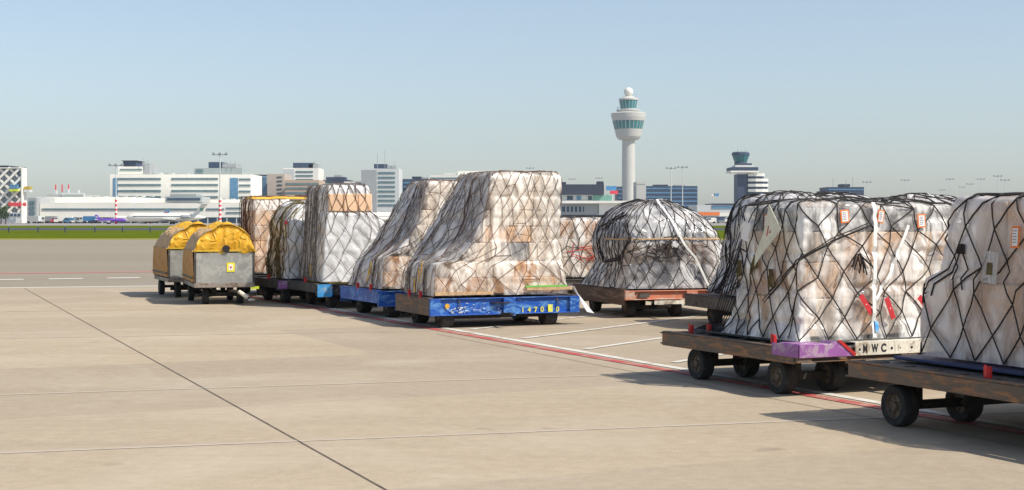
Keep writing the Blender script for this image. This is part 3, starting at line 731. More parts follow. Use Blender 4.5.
# ------------------------------------------------------------------ yellow covered carts
def tarp_mat():
    m, t, b = nt('yellow_tarpaulin'); v = coords(t)
    n = noise(t, 2.4, 6, .6, .8, v); w = noise(t, 5, 5, .6, 1.4, v, 'RIDGED_MULTIFRACTAL')
    c = ramp(t, n.outputs['Fac'], [(.3, (.62, .30, .02)), (.55, (.78, .43, .025)), (.75, (.85, .52, .06))])
    t.links.new(c, b.inputs['Base Color']); b.inputs['Roughness'].default_value = .5; bump(t, b, w.outputs['Fac'], .9, .06); return m
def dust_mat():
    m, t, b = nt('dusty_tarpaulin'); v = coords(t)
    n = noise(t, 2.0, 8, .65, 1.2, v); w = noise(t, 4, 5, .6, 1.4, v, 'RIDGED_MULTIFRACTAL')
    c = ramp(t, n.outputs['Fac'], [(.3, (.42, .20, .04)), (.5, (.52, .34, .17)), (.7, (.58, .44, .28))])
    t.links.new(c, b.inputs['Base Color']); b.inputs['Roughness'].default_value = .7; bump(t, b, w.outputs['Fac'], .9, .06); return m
M['tarp'] = tarp_mat(); M['dust'] = dust_mat()
M['galv'] = worn('galvanised_panel', (.42, .42, .39), (.52, .51, .46), .42, .42, 3.5, .55)
M['frame'] = worn('cart_frame', (.05, .045, .04), (.12, .1, .08), .4, .6, 8)
M['base'] = worn('cart_base_rail', (.30, .26, .22), (.16, .1, .07), .42, .6, 5, .2)
def cart(org, u, label):
    W, L = 1.38, 2.5; rz = math.atan2(-u[0], u[1])
    root = empty('baggage_cart', (org[0], org[1], 0), rz, label, 'cart', 'yellow covered baggage carts')
    b = MB(); b.box(0, W, 0, .05, .40, .50); b.box(0, W, L-.05, L, .40, .50); b.box(0, .05, .052, L-.052, .40, .50); b.box(W-.05, W, .052, L-.052, .40, .50); b.box(.05, W-.05, .052, L-.052, .43, .48)
    b.build('base_frame', M['base'], root, bevel=.008)
    for y0, y1 in ((.012, .03), (L-.03, L-.012)): MB().box(.05, W-.05, y0, y1, .505, 1.20).build('end_panel', M['galv'], root)
    MB().box(W-.03, W-.012, .05, L-.05, .505, 1.2).build('side_panel', M['galv'], root)
    for x in (.0, W-.045):
        for y in (.0, L-.045): MB().box(x, x+.045, y, y+.045, .502, 1.22).build('corner_post', M['frame'], root)
    MB().box(-.05, W+.05, -.01, .03, 1.222, 1.26).build('top_rail', M['yel'], root, bevel=.006)
    MB().box(-.03, W+.03, L-.03, L, 1.222, 1.26).build('top_rail', M['yel'], root, bevel=.006)
    # the arched cover, a soft grid with folds
    prof = [(0.0, 1.24), (.05, 1.42), (.14, 1.60), (.36, 1.76), (.62, 1.87), (.76, 1.89), (.98, 1.82), (1.16, 1.72), (1.27, 1.60), (1.34, 1.42), (1.38, 1.24)]
    px = np.interp(np.linspace(0, 10, 61), range(11), [p[0] for p in prof]); pz = np.interp(np.linspace(0, 10, 61), range(11), [p[1] for p in prof])
    ny = 60; V = []
    for j in range(ny+1):
        y = .02+(L-.04)*j/ny; sgn = 1-.10*math.sin(math.pi*3*j/ny)**2
        for i in range(61):
            z = 1.24+(pz[i]-1.24)*sgn; e = 1-.10*max(0, 1-min(y, L-y)/.18)**2; z = 1.24+(z-1.24)*e
            V.append((px[i], y, z))
    V = np.array(V); d = .05*fbm(V*2.6, 3, 3)+.045*(ridged(V*np.array([2.0, 3.2, 2.0]), 8, 3)-.4)
    V[:, 2] += d*np.clip((V[:, 2]-1.24)*5, 0, 1)
    fc = [(j*61+i, j*61+i+1, (j+1)*61+i+1, (j+1)*61+i) for j in range(ny) for i in range(60)]
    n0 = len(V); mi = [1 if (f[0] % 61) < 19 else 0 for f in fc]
    VV = [tuple(p) for p in V]
    # gathered end pieces
    for j0, yy in ((0, -.0), (ny, 0)):
        base = len(VV); sg = -1 if j0 == 0 else 1
        ring = [j0*61+i for i in range(61)]
        for k in range(1, 7):
            f_ = k/6.0
            for i in range(61):
                p = VV[ring[i]] if k == 1 else VV[j0*61+i]
                q = V[j0*61+i]; bl = .03*math.sin(i*.9+k*.7)*(1-f_)
                VV.append((q[0]*(1-f_*.0), q[1]+sg*(.05*math.sin(f_*math.pi)+bl*.9+.02*math.sin(q[0]*14+f_*5)), q[2]*(1-f_)+(1.20+.03*math.sin(q[0]*9))*f_))
        for k in range(6):
            for i in range(60):
                a = ring[i] if k == 0 else base+(k-1)*61+i; b_ = ring[i+1] if k == 0 else base+(k-1)*61+i+1
                fc.append((a, b_, base+k*61+i+1, base+k*61+i)); mi.append(0)
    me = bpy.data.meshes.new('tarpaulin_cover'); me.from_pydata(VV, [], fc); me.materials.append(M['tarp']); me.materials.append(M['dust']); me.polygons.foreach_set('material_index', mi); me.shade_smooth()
    o = bpy.data.objects.new('tarpaulin_cover', me); col.objects.link(o); o.parent = root
    # side curtain
    V = []; 
    for j in range(50):
        for i in range(20):
            y = .03+(L-.06)*j/49; z = 1.25-(1.25-.53)*i/19; V.append((-.02+.018*math.sin(y*9+z*2)*(i/19), y, z))
    V = np.array(V); V[:, 0] += .018*fbm(V*3, 4, 2)
    me = bpy.data.meshes.new('side_curtain'); me.from_pydata(V.tolist(), [], [(j*20+i, j*20+i+1, j*20+21+i, j*20+20+i) for j in range(49) for i in range(19)])
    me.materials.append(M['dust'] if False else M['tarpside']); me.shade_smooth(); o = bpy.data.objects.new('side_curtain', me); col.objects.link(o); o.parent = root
    MB().box(-.055, -.04, .05, L-.05, .60, .64).build('curtain_bar', M['frame'], root)
    MB().lathe([(.085, -.035), (.085, -.02)], (.72, 0, 1.29), 20, 'y').build('black_disc', M['black'], root)
    s = MB().box(.83-.09, .83+.09, -.004, .008, .76, .97); s.mi = 1; s.box(.78, .88, -.008, -.003, .80, .93); s.mi = 2; s.box(.81, .85, -.011, -.007, .845, .885)
    s.build('warning_sticker', [M['sticker'], M['paper'], M['redstrap']], root)
    for wy in (.45, L-.5):
        ax = MB().box(.12, W-.12, wy-.03, wy+.03, .18, .25); ax.box(.45, .55, wy-.1, wy+.1, .25, .42); ax.box(W-.55, W-.45, wy-.1, wy+.1, .25, .42); ax.build('axle', M['chassis'], root)
        for wx in ((.30, 1.1) if wy < 1 else (.12, 1.05)): wheel(root, wx, wy, .2, .13)
    t = MB().tube([(.85, .5, .30), (.85, .1, .33), (1.0, -.12, .30), (1.22, -.25, .16)], .035, 8); t.mi = 1
    t.tube([(1.0, -.13, .305), (1.2, -.26, .17)], .05, 8); t.lathe([(.05, .08), (.08, .09), (.08, .12), (.05, .13)], (1.27, -.28, .02), 12)
    t.build('tow_bar', [M['frame'], M['white']], root)
    return root
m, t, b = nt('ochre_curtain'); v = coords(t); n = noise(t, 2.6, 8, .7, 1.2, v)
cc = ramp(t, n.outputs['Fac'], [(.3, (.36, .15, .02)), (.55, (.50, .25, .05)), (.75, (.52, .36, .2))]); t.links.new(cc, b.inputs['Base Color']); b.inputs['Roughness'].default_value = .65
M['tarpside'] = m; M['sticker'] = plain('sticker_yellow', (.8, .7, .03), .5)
cart((-7.27, 34.3), UV(-.30, .955), 'nearer yellow covered baggage cart, a yellow sticker on its galvanised front panel')
cart((-8.55, 37.3), UV(-.36, .93), 'farther yellow covered baggage cart, mostly behind the nearer one')

# ------------------------------------------------------------------ ground
def sheet(name, pts, z, mat, kind='structure', thick=0):
    mb = MB().add([(x, y, z) for x, y in pts], [tuple(range(len(pts)))]); return tag(mb.build(name, mat), kind=kind)
def ground_mat(name, c1, c2, c3, sc=.25, fine=60, streak=(.3, 1.5, 1), rot=.42, rough=.85, bmp=.25):
    m, t, b = nt(name); v = coords(t); vs = coords(t, streak, rot=(0, 0, rot))
    a = noise(t, sc, 8, .6, .4, vs); f = noise(t, fine, 3, .6, 0, v); g = noise(t, 6, 6, .7, .3, v); st = noise(t, .8, 6, .7, 1.0, v)
    c = ramp(t, a.outputs['Fac'], [(.3, c1), (.5, c2), (.7, c3)])
    c = mixc(t, ramp(t, f.outputs['Fac'], [(.35, (.5, .5, .5)), (.75, (0, 0, 0))]), c, sh(c1, .72))
    c = mixc(t, ramp(t, g.outputs['Fac'], [(.4, (0, 0, 0)), (.75, (.45, .45, .45))]), c, sh(c3, 1.12))
    c = mixc(t, ramp(t, st.outputs['Fac'], [(.62, (0, 0, 0)), (.75, (.3, .3, .3))]), c, sh(c1, .7))
    t.links.new(c, b.inputs['Base Color']); b.inputs['Roughness'].default_value = rough; b.inputs['Specular IOR Level'].default_value = .25
    bump(t, b, f.outputs['Fac'], bmp, .004); return m
M['concrete'] = ground_mat('apron_concrete', (.41, .33, .232), (.455, .372, .268), (.50, .413, .304))
def add_slabs(m):
    t = m.node_tree; b = t.nodes['Principled BSDF']; src = b.inputs['Base Color'].links[0].from_socket
    v = coords(t, (1, 1, 1), rot=(0, 0, R(-25))); br = node(t, 'ShaderNodeTexBrick'); t.links.new(v, br.inputs['Vector']); br.offset = .0
    br.inputs['Scale'].default_value = 1; br.inputs['Brick Width'].default_value = 7.5; br.inputs['Row Height'].default_value = 5.2; br.inputs['Mortar Size'].default_value = 0
    br.inputs['Color1'].default_value = (.90, .90, .91, 1); br.inputs['Color2'].default_value = (1.06, 1.05, 1.03, 1)
    c = mixc(t, 1.0, src, br.outputs['Color'], 'MULTIPLY')
    v2 = coords(t); sp_ = noise(t, 1.1, 2, .5, .2, v2); bl = noise(t, .33, 5, .65, .8, v2)
    c = mixc(t, ramp(t, sp_.outputs['Fac'], [(.69, (0, 0, 0)), (.76, (.5, .5, .5))]), c, (.22, .18, .13))     # oil drips
    c = mixc(t, ramp(t, bl.outputs['Fac'], [(.5, (0, 0, 0)), (.72, (.35, .35, .35))]), c, (.60, .53, .42))        # bleached areas
    st = noise(t, .9, 4, .6, .3, coords(t, (.12, 2.6, 1), rot=(0, 0, R(62)))); c = mixc(t, ramp(t, st.outputs['Fac'], [(.53, (0, 0, 0)), (.70, (.24, .24, .24))]), c, (.30, .25, .19))   # tyre marks
    t.links.new(c, b.inputs['Base Color'])
add_slabs(M['concrete'])
M['asphalt'] = ground_mat('taxiway_asphalt', (.28, .238, .178), (.312, .266, .20), (.345, .30, .232), .06, 30, (.1, 1.2, 1), .0)
M['asphalt2'] = ground_mat('service_road_asphalt', (.06, .065, .08), (.07, .075, .09), (.08, .085, .1), .06, 20)
M['apron2'] = ground_mat('far_apron_concrete', (.3, .28, .26), (.34, .32, .3), (.36, .34, .31), .05, 5)
def grass_mat(name, a, b_, c3):
    m, t, b = nt(name); v = coords(t, (.35, 1, 1)); n = noise(t, .25, 6, .65, .3, v); f = noise(t, 3, 4, .7, 0, v)
    c = ramp(t, n.outputs['Fac'], [(.3, a), (.55, b_), (.75, c3)]); c = mixc(t, ramp(t, f.outputs['Fac'], [(.4, (.5, .5, .5)), (.7, (0, 0, 0))]), c, sh(a, .7))
    t.links.new(c, b.inputs['Base Color']); b.inputs['Roughness'].default_value = .9; b.inputs['Specular IOR Level'].default_value = 0; return m
M['grass'] = grass_mat('grass_green', (.085, .12, .008), (.13, .165, .012), (.24, .24, .05))
M['drygrass'] = grass_mat('grass_dry', (.25, .25, .05), (.34, .31, .09), (.42, .36, .14))
sheet('ground', [(-6000, -400), (6000, -400), (6000, 9000), (-6000, 9000)], -.06, M['apron2'])
# apron edge line
e1 = gp(0, 288.2); e2 = gp(153, 284.9); ev = UV(e2[0]-e1[0], e2[1]-e1[1]); ev = UV(1, .18+ .12)
def along(o, v, k): return (o[0]+v[0]*k, o[1]+v[1]*k)
A0 = along(e1, ev, -60); A1 = along(e1, ev, 120)
asp = [(-700, -200), (900, -200), (900, 139), (-700, 139)]
sheet('taxiway', asp, 0.0, M['asphalt'])
sheet('apron', [A0, (A0[0], -30), (120, -30), A1], .004, M['concrete'])
sheet('grass_verge', [(-700, 139), (900, 139), (900, 147), (-700, 147)], .003, M['drygrass'])
sheet('grass', [(-700, 147), (900, 147), (900, 246), (-700, 246)], .0, M['grass'])
sheet('service_road', [(-900, 246), (1100, 246), (1100, 300), (-900, 300)], .0, M['asphalt2'])
sheet('grass_far', [(-900, 300), (1100, 300), (1100, 400), (-900, 400)], .0, M['grass'])
def strip(name, a, b, w, z, mat):
    d = UV(b[0]-a[0], b[1]-a[1]); n = (-d[1]*w/2, d[0]*w/2)
    return sheet(name, [(a[0]+n[0], a[1]+n[1]), (b[0]+n[0], b[1]+n[1]), (b[0]-n[0], b[1]-n[1]), (a[0]-n[0], a[1]-n[1])], z, mat)
def paint(name, c, wear=.4, under=(.42, .34, .25)):
    m, t, b = nt(name); v = coords(t); n = noise(t, 3, 8, .75, .6, v); n2 = noise(t, 40, 3, .6, 0, v)
    k = ramp(t, n.outputs['Fac'], [(.66-.3*wear, (0, 0, 0)), (.80-.3*wear, (.85, .85, .85))])
    cc = mixc(t, k, c, under); cc = mixc(t, ramp(t, n2.outputs['Fac'], [(.5, (0, 0, 0)), (.75, (.5, .5, .5))]), cc, under)
    t.links.new(cc, b.inputs['Base Color']); b.inputs['Roughness'].default_value = .75; return m
M['pred'] = paint('red_line_paint', (.48, .06, .065), .56); M['pwhite'] = paint('white_line_paint', (.70, .67, .60), .56)
M['pwhite2'] = paint('faint_white_line', (.72, .69, .62), .30, (.45, .42, .36)); M['pred2'] = paint('far_red_line', (.62, .16, .15), .30, (.4, .3, .26))
M['joint'] = plain('joint_tar', (.15, .12, .09), .9, 0, .4, 4); M['seal'] = paint('pale_joint_seal', (.60, .53, .43), .55, (.46, .385, .29))
M['dirt'] = paint('dark_joint_dirt', (.44, .36, .26), .7, (.46, .38, .285))
# joints
a = gp(24.5, 288.6); b = gp(384, 489.5); d = UV(b[0]-a[0], b[1]-a[1]); strip('joint', a, along(a, d, 60), .017, .009, M['joint'])
a = gp(470, 340.8); b = gp(887.5, 421.4); d = UV(b[0]-a[0], b[1]-a[1]); strip('joint', along(a, d, -1.5), along(a, d, 25), .014, .009, M['joint'])
for k, (p, q) in enumerate((((0, 395.5), (494, 379.5)), ((0, 454), (900, 417.5)), ((0, 339), (400, 331.5)), ((60, 311), (420, 305.5)), ((0, 560), (1024, 500)))):
    a = gp(*p); b = gp(*q); d = UV(b[0]-a[0], b[1]-a[1]); strip('joint', along(a, d, -4), along(a, d, 40), .038, .008, M['seal'])
    n = (-d[1]*.06, d[0]*.06); strip('joint', along((a[0]+n[0], a[1]+n[1]), d, -4), along((a[0]+n[0], a[1]+n[1]), d, 40), .07, .007, M['dirt'])
# apron markings
P1 = gp(240.8, 295.3); P2 = gp(860, 404.8); d = UV(P2[0]-P1[0], P2[1]-P1[1]); nrm = (-d[1], d[0])
strip('red_line', along(P1, d, -2.5), along(P1, d, 40), .17, .011, M['pred'])
o_ = (P1[0]+nrm[0]*.26, P1[1]+nrm[1]*.26); strip('white_line', along(o_, d, -2.5), along(o_, d, 40), .15, .011, M['pwhite'])
for p, q, Ln in (((521.5, 339.1), (663.3, 321), 9), ((583.8, 350), (659, 339), 6), ((672, 363.4), (716, 355.8), 3), ((470, 330), (583, 317), 9)):
    a = gp(*p); b = gp(*q); dd_ = UV(b[0]-a[0], b[1]-a[1]); strip('white_line', along(a, dd_, .05), along(a, dd_, Ln), .12, .013, M['pwhite'])
n2 = (-ev[1], ev[0])
o_ = along(e1, n2, .05); strip('white_line', along(o_, ev, -40), along(o_, ev, 60), .35, .009, M['pwhite2'])
dv = UV(153, 153*-.0)  # far markings run across the view
a = gp(0, 279.8); b = gp(149, 277.6); d = UV(b[0]-a[0], b[1]-a[1])
for k in range(-3, 24):
    s0 = along(a, d, k*1.86-.35); strip('white_dash', s0, along(s0, d, 1.08), .55, .008, M['pwhite2'])
a = gp(0, 273.7); b = gp(153, 271.8); d = UV(b[0]-a[0], b[1]-a[1]); strip('red_line', along(a, d, -40), along(a, d, 90), .5, .008, M['pred2'])

# ------------------------------------------------------------------ buildings
def bmat(name, c, rough=.6, var=.06, sc=.1): return plain(name, c, rough, 0, var, sc)
def glassmat(name, c, c2, sx=.5, sz=.3):
    m, t, b = nt(name); v = coords(t, (1, 1, 1)); n = node(t, 'ShaderNodeTexBrick'); mp = coords(t, (1, 1, 1), rot=(R(90), 0, 0)); t.links.new(mp, n.inputs['Vector'])
    n.inputs['Scale'].default_value = sx; n.inputs['Color1'].default_value = (*c, 1); n.inputs['Color2'].default_value = (*c2, 1); n.inputs['Mortar'].default_value = (*sh(c2, 1.8), 1)
    n.inputs['Mortar Size'].default_value = .03; n.offset = 0
    t.links.new(n.outputs['Color'], b.inputs['Base Color']); b.inputs['Roughness'].default_value = .3; b.inputs['Specular IOR Level'].default_value = .35; return m
M['wht'] = bmat('white_cladding', (.86, .83, .74)); M['lgt'] = bmat('light_grey_cladding', (.60, .62, .60)); M['gry'] = bmat('mid_grey_cladding', (.36, .38, .38)); M['beige'] = bmat('beige_cladding', (.52, .44, .36))
M['navy'] = bmat('navy_cladding', (.035, .06, .11)); M['slate'] = bmat('dark_slate', (.035, .045, .07)); M['conc'] = bmat('tower_concrete', (.56, .55, .50)); M['roofg'] = bmat('greenish_grey', (.33, .38, .37))
M['gl'] = glassmat('window_glass', (.05, .10, .12), (.12, .19, .20)); M['gd'] = glassmat('dark_glass', (.02, .04, .07), (.04, .07, .11)); M['gt'] = glassmat('teal_glass', (.02, .10, .11), (.04, .20, .20)); M['lattback'] = glassmat('grey_blue_glass', (.16, .20, .23), (.26, .30, .33)); M['gdt'] = glassmat('dark_teal_glass', (.02, .07, .09), (.03, .16, .17)); M['gb'] = glassmat('blue_glass', (.05, .14, .24), (.10, .22, .34))
M['brickb'] = bmat('tan_band', (.50, .37, .27)); M['ogreen'] = bmat('green_panel', (.16, .36, .29)); M['sred'] = bmat('sign_red', (.75, .06, .08)); M['sorange'] = bmat('signal_orange', (.85, .22, .05))

class Bld:
    """a building placed at distance D; parts given by where they sit on its front"""
    def __init__(s, name, label, px, D, cat='building'):
        s.D = D; s.px = px; s.root = empty(name, (bx(px, D), D, 0), 0, label, cat)
    def box(s, part, x0, x1, y0, y1, mat, depth=20, off=0, parent=None, bevel=0):
        """x0,x1 and y0 (top), y1 (foot) seen on the front face; off = metres in front of it"""
        D = s.D; o = bx(s.px, D); D2 = D-off if off < 0 else D
        X0 = bx(x0, D2)-o; X1 = bx(x1, D2)-o; Z1 = bz(y0, D2); Z0 = max(-.03, bz(y1, D2))
        mb = MB().box(X0, X1, -off, depth if off >= 0 else -off+max(depth, .3), Z0, Z1); return mb.build(part, mat, parent or s.root, bevel=bevel)
    def bands(s, part, x0, x1, ys, mat, off=.25, depth=.2):
        for (a, b) in ys: s.box(part, x0, x1, a, b, mat, depth=depth, off=off)
    def mast(s, x, y0, y1, r=.15):
        o = bx(s.px, s.D); X = bx(x, s.D)-o; MB().tube([(X, 3, bz(y1, s.D)), (X, 3, bz(y0, s.D))], r, 6).build('antenna', M['gry'], s.root)

# long white terminal pier
T = Bld('terminal_pier', 'long low white terminal pier with a thin dark window strip, behind the white airliner', 140, 600)
T.box('wall', 40, 262, 203, 217.2, M['wht'], 40); T.box('upper_wall', 36, 132, 197, 202.8, M['wht'], 60, -20); T.box('upper_wall', 132.2, 262, 199.5, 202.8, M['wht'], 60, -24)
T.bands('window_band', 42, 198, [(208.4, 210.2)], M['gl']); T.bands('window_band', 200, 224, [(208.4, 210.2)], M['gl'])
T.bands('window_band', 226, 260, [(207.5, 209), (212, 213.5)], M['gl'])
T.box('ground_floor', 41, 262, 217.4, 223.5, M['gb'], 35, -3)
for k in range(22):
    x = 44+k*9.6; T.box('column', x, x+.7, 217.3, 223.5, M['lgt'], 2.2, -.2)
T.box('stair_block', 31, 39.6, 198, 223, M['gry'], 30, 4); T.bands('window', 33, 38, [(201, 204), (206, 209), (211, 214), (216, 219)], M['gl'], off=4.3)
T.box('plant_room', 47, 84, 194.5, 202.5, M['gry'], 25, -22); T.box('louvre', 62, 84, 193, 201, M['lgt'], 1, -20.5); T.bands('louvre', 63, 83.5, [(194.5, 195.4), (196.6, 197.5), (198.8, 199.7)], M['roofg'], off=-20.2)
for x, y in ((55, 190), (67, 189), (77, 190)): T.box('chimney', x-1.3, x+1.3, y, 196, M['lgt'], 2, -24)
for x in (55.5, 62, 68.4): T.box('mast', x-.5, x+.5, 184.5, 192, M['sred'], .5, -25)
T.box('roof_lounge', 165, 202, 196.5, 202.5, M['gry'], 16, -5); T.bands('window_band', 167, 200, [(198, 200.5)], M['gd'], off=-4.7); T.box('roof_lounge', 170, 196, 194, 196.4, M['roofg'], 12, -7)
# hotel
Hh = Bld('hotel', 'large white slab building with long window strips and dark roof cabin', 180, 690)
Hh.box('wall', 110, 251, 174.3, 222, M['wht'], 30)
ys = [(178, 180), (184, 186), (190, 192), (196, 198)]
Hh.bands('window_band', 118, 161, ys, M['gl']); Hh.bands('window_band', 171.5, 218, ys, M['gl']); Hh.box('glass_column', 113.2, 117.6, 178, 199, M['gb'], .3, .2); Hh.box('glass_column', 230, 238, 178, 203, M['gb'], .3, .2)
Hh.bands('window_band', 239, 250.5, [(178.5, 180.5), (184.5, 186.5), (190.5, 192.5), (196.5, 198.5)], M['gl'])
Hh.box('roof_block', 118, 143, 166.5, 174.1, M['wht'], 20, -4); Hh.bands('window_band', 120, 142, [(169, 170.5)], M['gl'], off=-3.7); Hh.box('roof_cabin', 123, 136, 161, 166.3, M['navy'], 14, -5); Hh.box('roof_cap', 121.5, 137, 160.4, 161, M['slate'], 16, -4); Hh.box('stair_tower', 143.2, 149.7, 163.3, 174.1, M['gry'], 16, -4)
Hh.box('roof_block', 194, 242, 168, 174.1, M['roofg'], 20, -4); Hh.box('roof_cabin', 208.5, 222, 162, 167.8, M['navy'], 14, -5); Hh.box('stair_tower', 222.3, 236, 163.5, 167.8, M['gry'], 14, -5); Hh.bands('window_band', 196, 203, [(169.5, 172.5)], M['gl'], off=-3.7)
for x, a in ((141, 158), (146, 159.5), (224, 160), (229, 161), (234, 160.5)): Hh.mast(x, a, 166)
rgc = random.Random(12)
for b_, xs_, y_ in ((Hh, (152, 192), 174.2), (T, (92, 160), 196.9), (T, (204, 240), 199.4), (Hh, (238, 250), 174.2)):
    x = xs_[0]
    while x < xs_[1]:
        w_ = rgc.uniform(1, 4); b_.box('roof_unit', x, x+w_, y_-rgc.uniform(.5, 1.6), y_-.02, M[rgc.choice(['gry', 'lgt', 'roofg'])], 4, -(8 if b_ is Hh else 26)); x += w_+rgc.uniform(2, 9)
# lattice fronted building at the left edge
Lb = Bld('lattice_fronted_building', 'white lattice fronted building at the left edge with a red sign and colourful balconies', 0, 520)
Lb.box('wall', -60, 21.5, 168.6, 223, M['lattback'], 5); Lb.box('side_wall', 21.6, 22.6, 168.6, 223, M['lgt'], 4); Lb.box('roof_plant', -20, 8, 165.5, 168.4, M['slate'], 20, -8)
mb = MB(); D = 520; k_ = D/F
def latt(x, y): return (x*k_, -1.0, CH-(y-HOR)*k_)
o0 = bx(0, D)
for k in range(-8, 9):
    for sg in (-1, 1):
        x0 = k*10.5; a0 = (x0, 168.5); b0 = (x0+sg*44, 212.5)
        def clip(p, q, xm=22.5, xn=-60):
            (x1, y1), (x2, y2) = p, q
            if x1 > x2: x1, y1, x2, y2 = x2, y2, x1, y1
            if x1 > xm or x2 < xn: return None
            if x2 > xm: y2 = y1+(y2-y1)*(xm-x1)/(x2-x1); x2 = xm
            if x1 < xn: y1 = y1+(y2-y1)*(xn-x1)/(x2-x1); x1 = xn
            return (x1, y1), (x2, y2)
        c = clip(a0, b0)
        if c:
            (x1, y1), (x2, y2) = c; w = 1.5
            P = [latt(x1, y1-w), latt(x2, y2-w), latt(x2, y2+w), latt(x1, y1+w)]
            yo = -1.0-(.0 if sg > 0 else .62); P = [(p[0], yo, p[2]) for p in P]
            mb.add(P+[(p[0], yo+.5, p[2]) for p in P], [(0, 1, 2, 3), (7, 6, 5, 4), (0, 4, 5, 1), (1, 5, 6, 2), (2, 6, 7, 3), (3, 7, 4, 0)])
mb.build('lattice', M['wht'], Lb.root)
Lb.box('edge_frame', 22.7, 24, 168, 223, M['wht'], 3, 1.8); Lb.box('edge_frame', -60, 22.6, 167.6, 168.5, M['wht'], 3, 1.8)
Lb.box('balcony', 12.2, 20.5, 184.8, 189, M['gb'], 2, 3.2); Lb.box('balcony_planter', 12.2, 20.5, 189.2, 191.5, M['lime'], 2, 3.3); Lb.box('balcony', 25, 30.5, 186.5, 189.4, M['yel'], 2, 1); Lb.box('balcony', 25, 30.5, 189.6, 192.3, M['lgt'], 2, 1.1)
# the red sign is a row of strokes too small to read
mb = MB(); rg = random.Random(6)
for k in range(11):
    x = 12.4+k*1.62
    if k == 8: continue
    a_, b_ = latt(x, 202.6), latt(x+1.15, 206.3); mb.box(a_[0], b_[0], -4.2, -3.8, b_[2], a_[2])
a_, b_ = latt(12, 203.9), latt(29, 204.9); mb.box(a_[0], b_[0], -4.1, -3.85, b_[2], a_[2]); mb.build('red_sign', M['sred'], Lb.root)
Lb.box('base_wall', -60, 22.4, 212.6, 223, M['lgt'], 2, 1.7)
for k in range(6): Lb.box('window', 1.5+k*3.6, 3.8+k*3.6, 213.6, 216.4, M['gd'], 1, 1.9)
# office blocks behind the row
def block(label, px0, px1, y0, D, wall, band, ys, mat=None, x=None, yb=222, cab=None, masts=(), depth=25, off=.25, side=None):
    b = Bld('office_block', label, (px0+px1)/2, D); b.box('wall', px0, px1, y0, yb, M[wall], depth)
    xs = x or (px0+.6, px1-.6); b.bands('window_band', xs[0], xs[1], ys, M[mat or band], off=off)
    if side: b.box('side_wall', side[0], side[1], side[2], yb, M[side[3]], depth-1, .6)
    for c in cab or (): b.box('roof_cabin', c[0], c[1], c[2], c[3], M[c[4]], 12, -4)
    for mx in masts: b.mast(*mx)
    return b
sy = lambda a, b, st, h: [(a+i*st, a+i*st+h) for i in range(int((b-a)/st))]
block('dark blue glass office block with pale floor lines, right beside the large white slab', 251.6, 267, 176, 800, 'gry', 'gb', sy(177, 200, 3.2, 2.2), cab=[(253, 266, 174.6, 175.9, 'slate')])
block('beige stair tower block between the blue glass office and the tan striped block', 267.3, 284.5, 174, 780, 'beige', 'gd', sy(176.5, 206, 4, 1.2), x=(277, 282))
block('white striped tower with a dark roof cabin, behind the tan striped block', 283, 318.5, 168, 880, 'wht', 'gl', sy(171, 190, 4, 1.6), x=(295.5, 313), cab=[(293, 313, 162.8, 167.8, 'navy'), (309, 318, 164, 167.8, 'gry')], side=(283, 294.5, 169, 'lgt'), masts=((314, 160, 166),))
block('tan striped office block with brown and white floor bands', 284.8, 319, 180, 760, 'brickb', 'lgt', sy(183, 206, 4.5, 1.8), mat='gl')
block('low dark roofed block left of the grey sided tower', 323, 350, 180, 900, 'slate', 'gl', sy(183, 200, 4, 1.2), cab=[(326, 345, 177, 179.8, 'navy'), (334, 341, 175, 176.9, 'gry')])
block('low white block against the grey sided tower', 344, 361.5, 181.5, 870, 'wht', 'gl', sy(184, 204, 4, 1.4))
block('grey sided tower with white striped front and roof antennas', 361.5, 399, 168.5, 850, 'lgt', 'gl', sy(172, 212, 4.6, 2.0), x=(378, 395), cab=[(374, 386.5, 164, 168.2, 'navy'), (387, 396, 165.5, 168.2, 'gry')], side=(361.3, 376.8, 170, 'gry'), masts=((377, 153, 168), (384.5, 150, 168), (394, 161, 166)))
block('dark blue office between the grey sided tower and the slanting loads', 402.5, 430, 179, 880, 'navy', 'gb', sy(182, 205, 4, 1.5), cab=[(412, 421, 176.5, 178.8, 'slate'), (421.3, 428, 177.5, 178.8, 'gry')])
block('pale office building with rooftop cabins, rising behind the slanting loads', 430, 492, 175, 930, 'wht', 'gl', sy(177.5, 200, 4, 1.5), cab=[(444, 456, 173, 174.8, 'lgt'), (458, 489, 171, 174.8, 'wht')])
block('navy office building with pale window lines, right of the control tower', 641, 697.5, 186, 1000, 'navy', 'gb', sy(188, 216, 4.2, 1.3), cab=[(654, 668, 184.6, 185.9, 'slate'), (675, 685, 185, 185.9, 'gry')])
block('narrow beige shaft just right of the control tower stem', 636.5, 646, 181.5, 990, 'conc', 'conc', [(183, 184)])
block('navy office wing just left of the control tower stem', 617.5, 622.5, 186.5, 1010, 'navy', 'gb', sy(189, 206, 4.2, 1.3))
block('dark roofed building with masts, above the near grey load', 828, 864, 187, 900, 'navy', 'gb', [(189, 190.2)], cab=[(842, 850, 184, 186.8, 'slate')], masts=((834, 178, 188), (847, 180, 186), (854, 177, 188)))
Mb = Bld('office_block', 'small dark roof cabin left of the masted dark building', 825, 910); Mb.box('wall', 821.5, 833, 191, 222, M['slate'], 15)
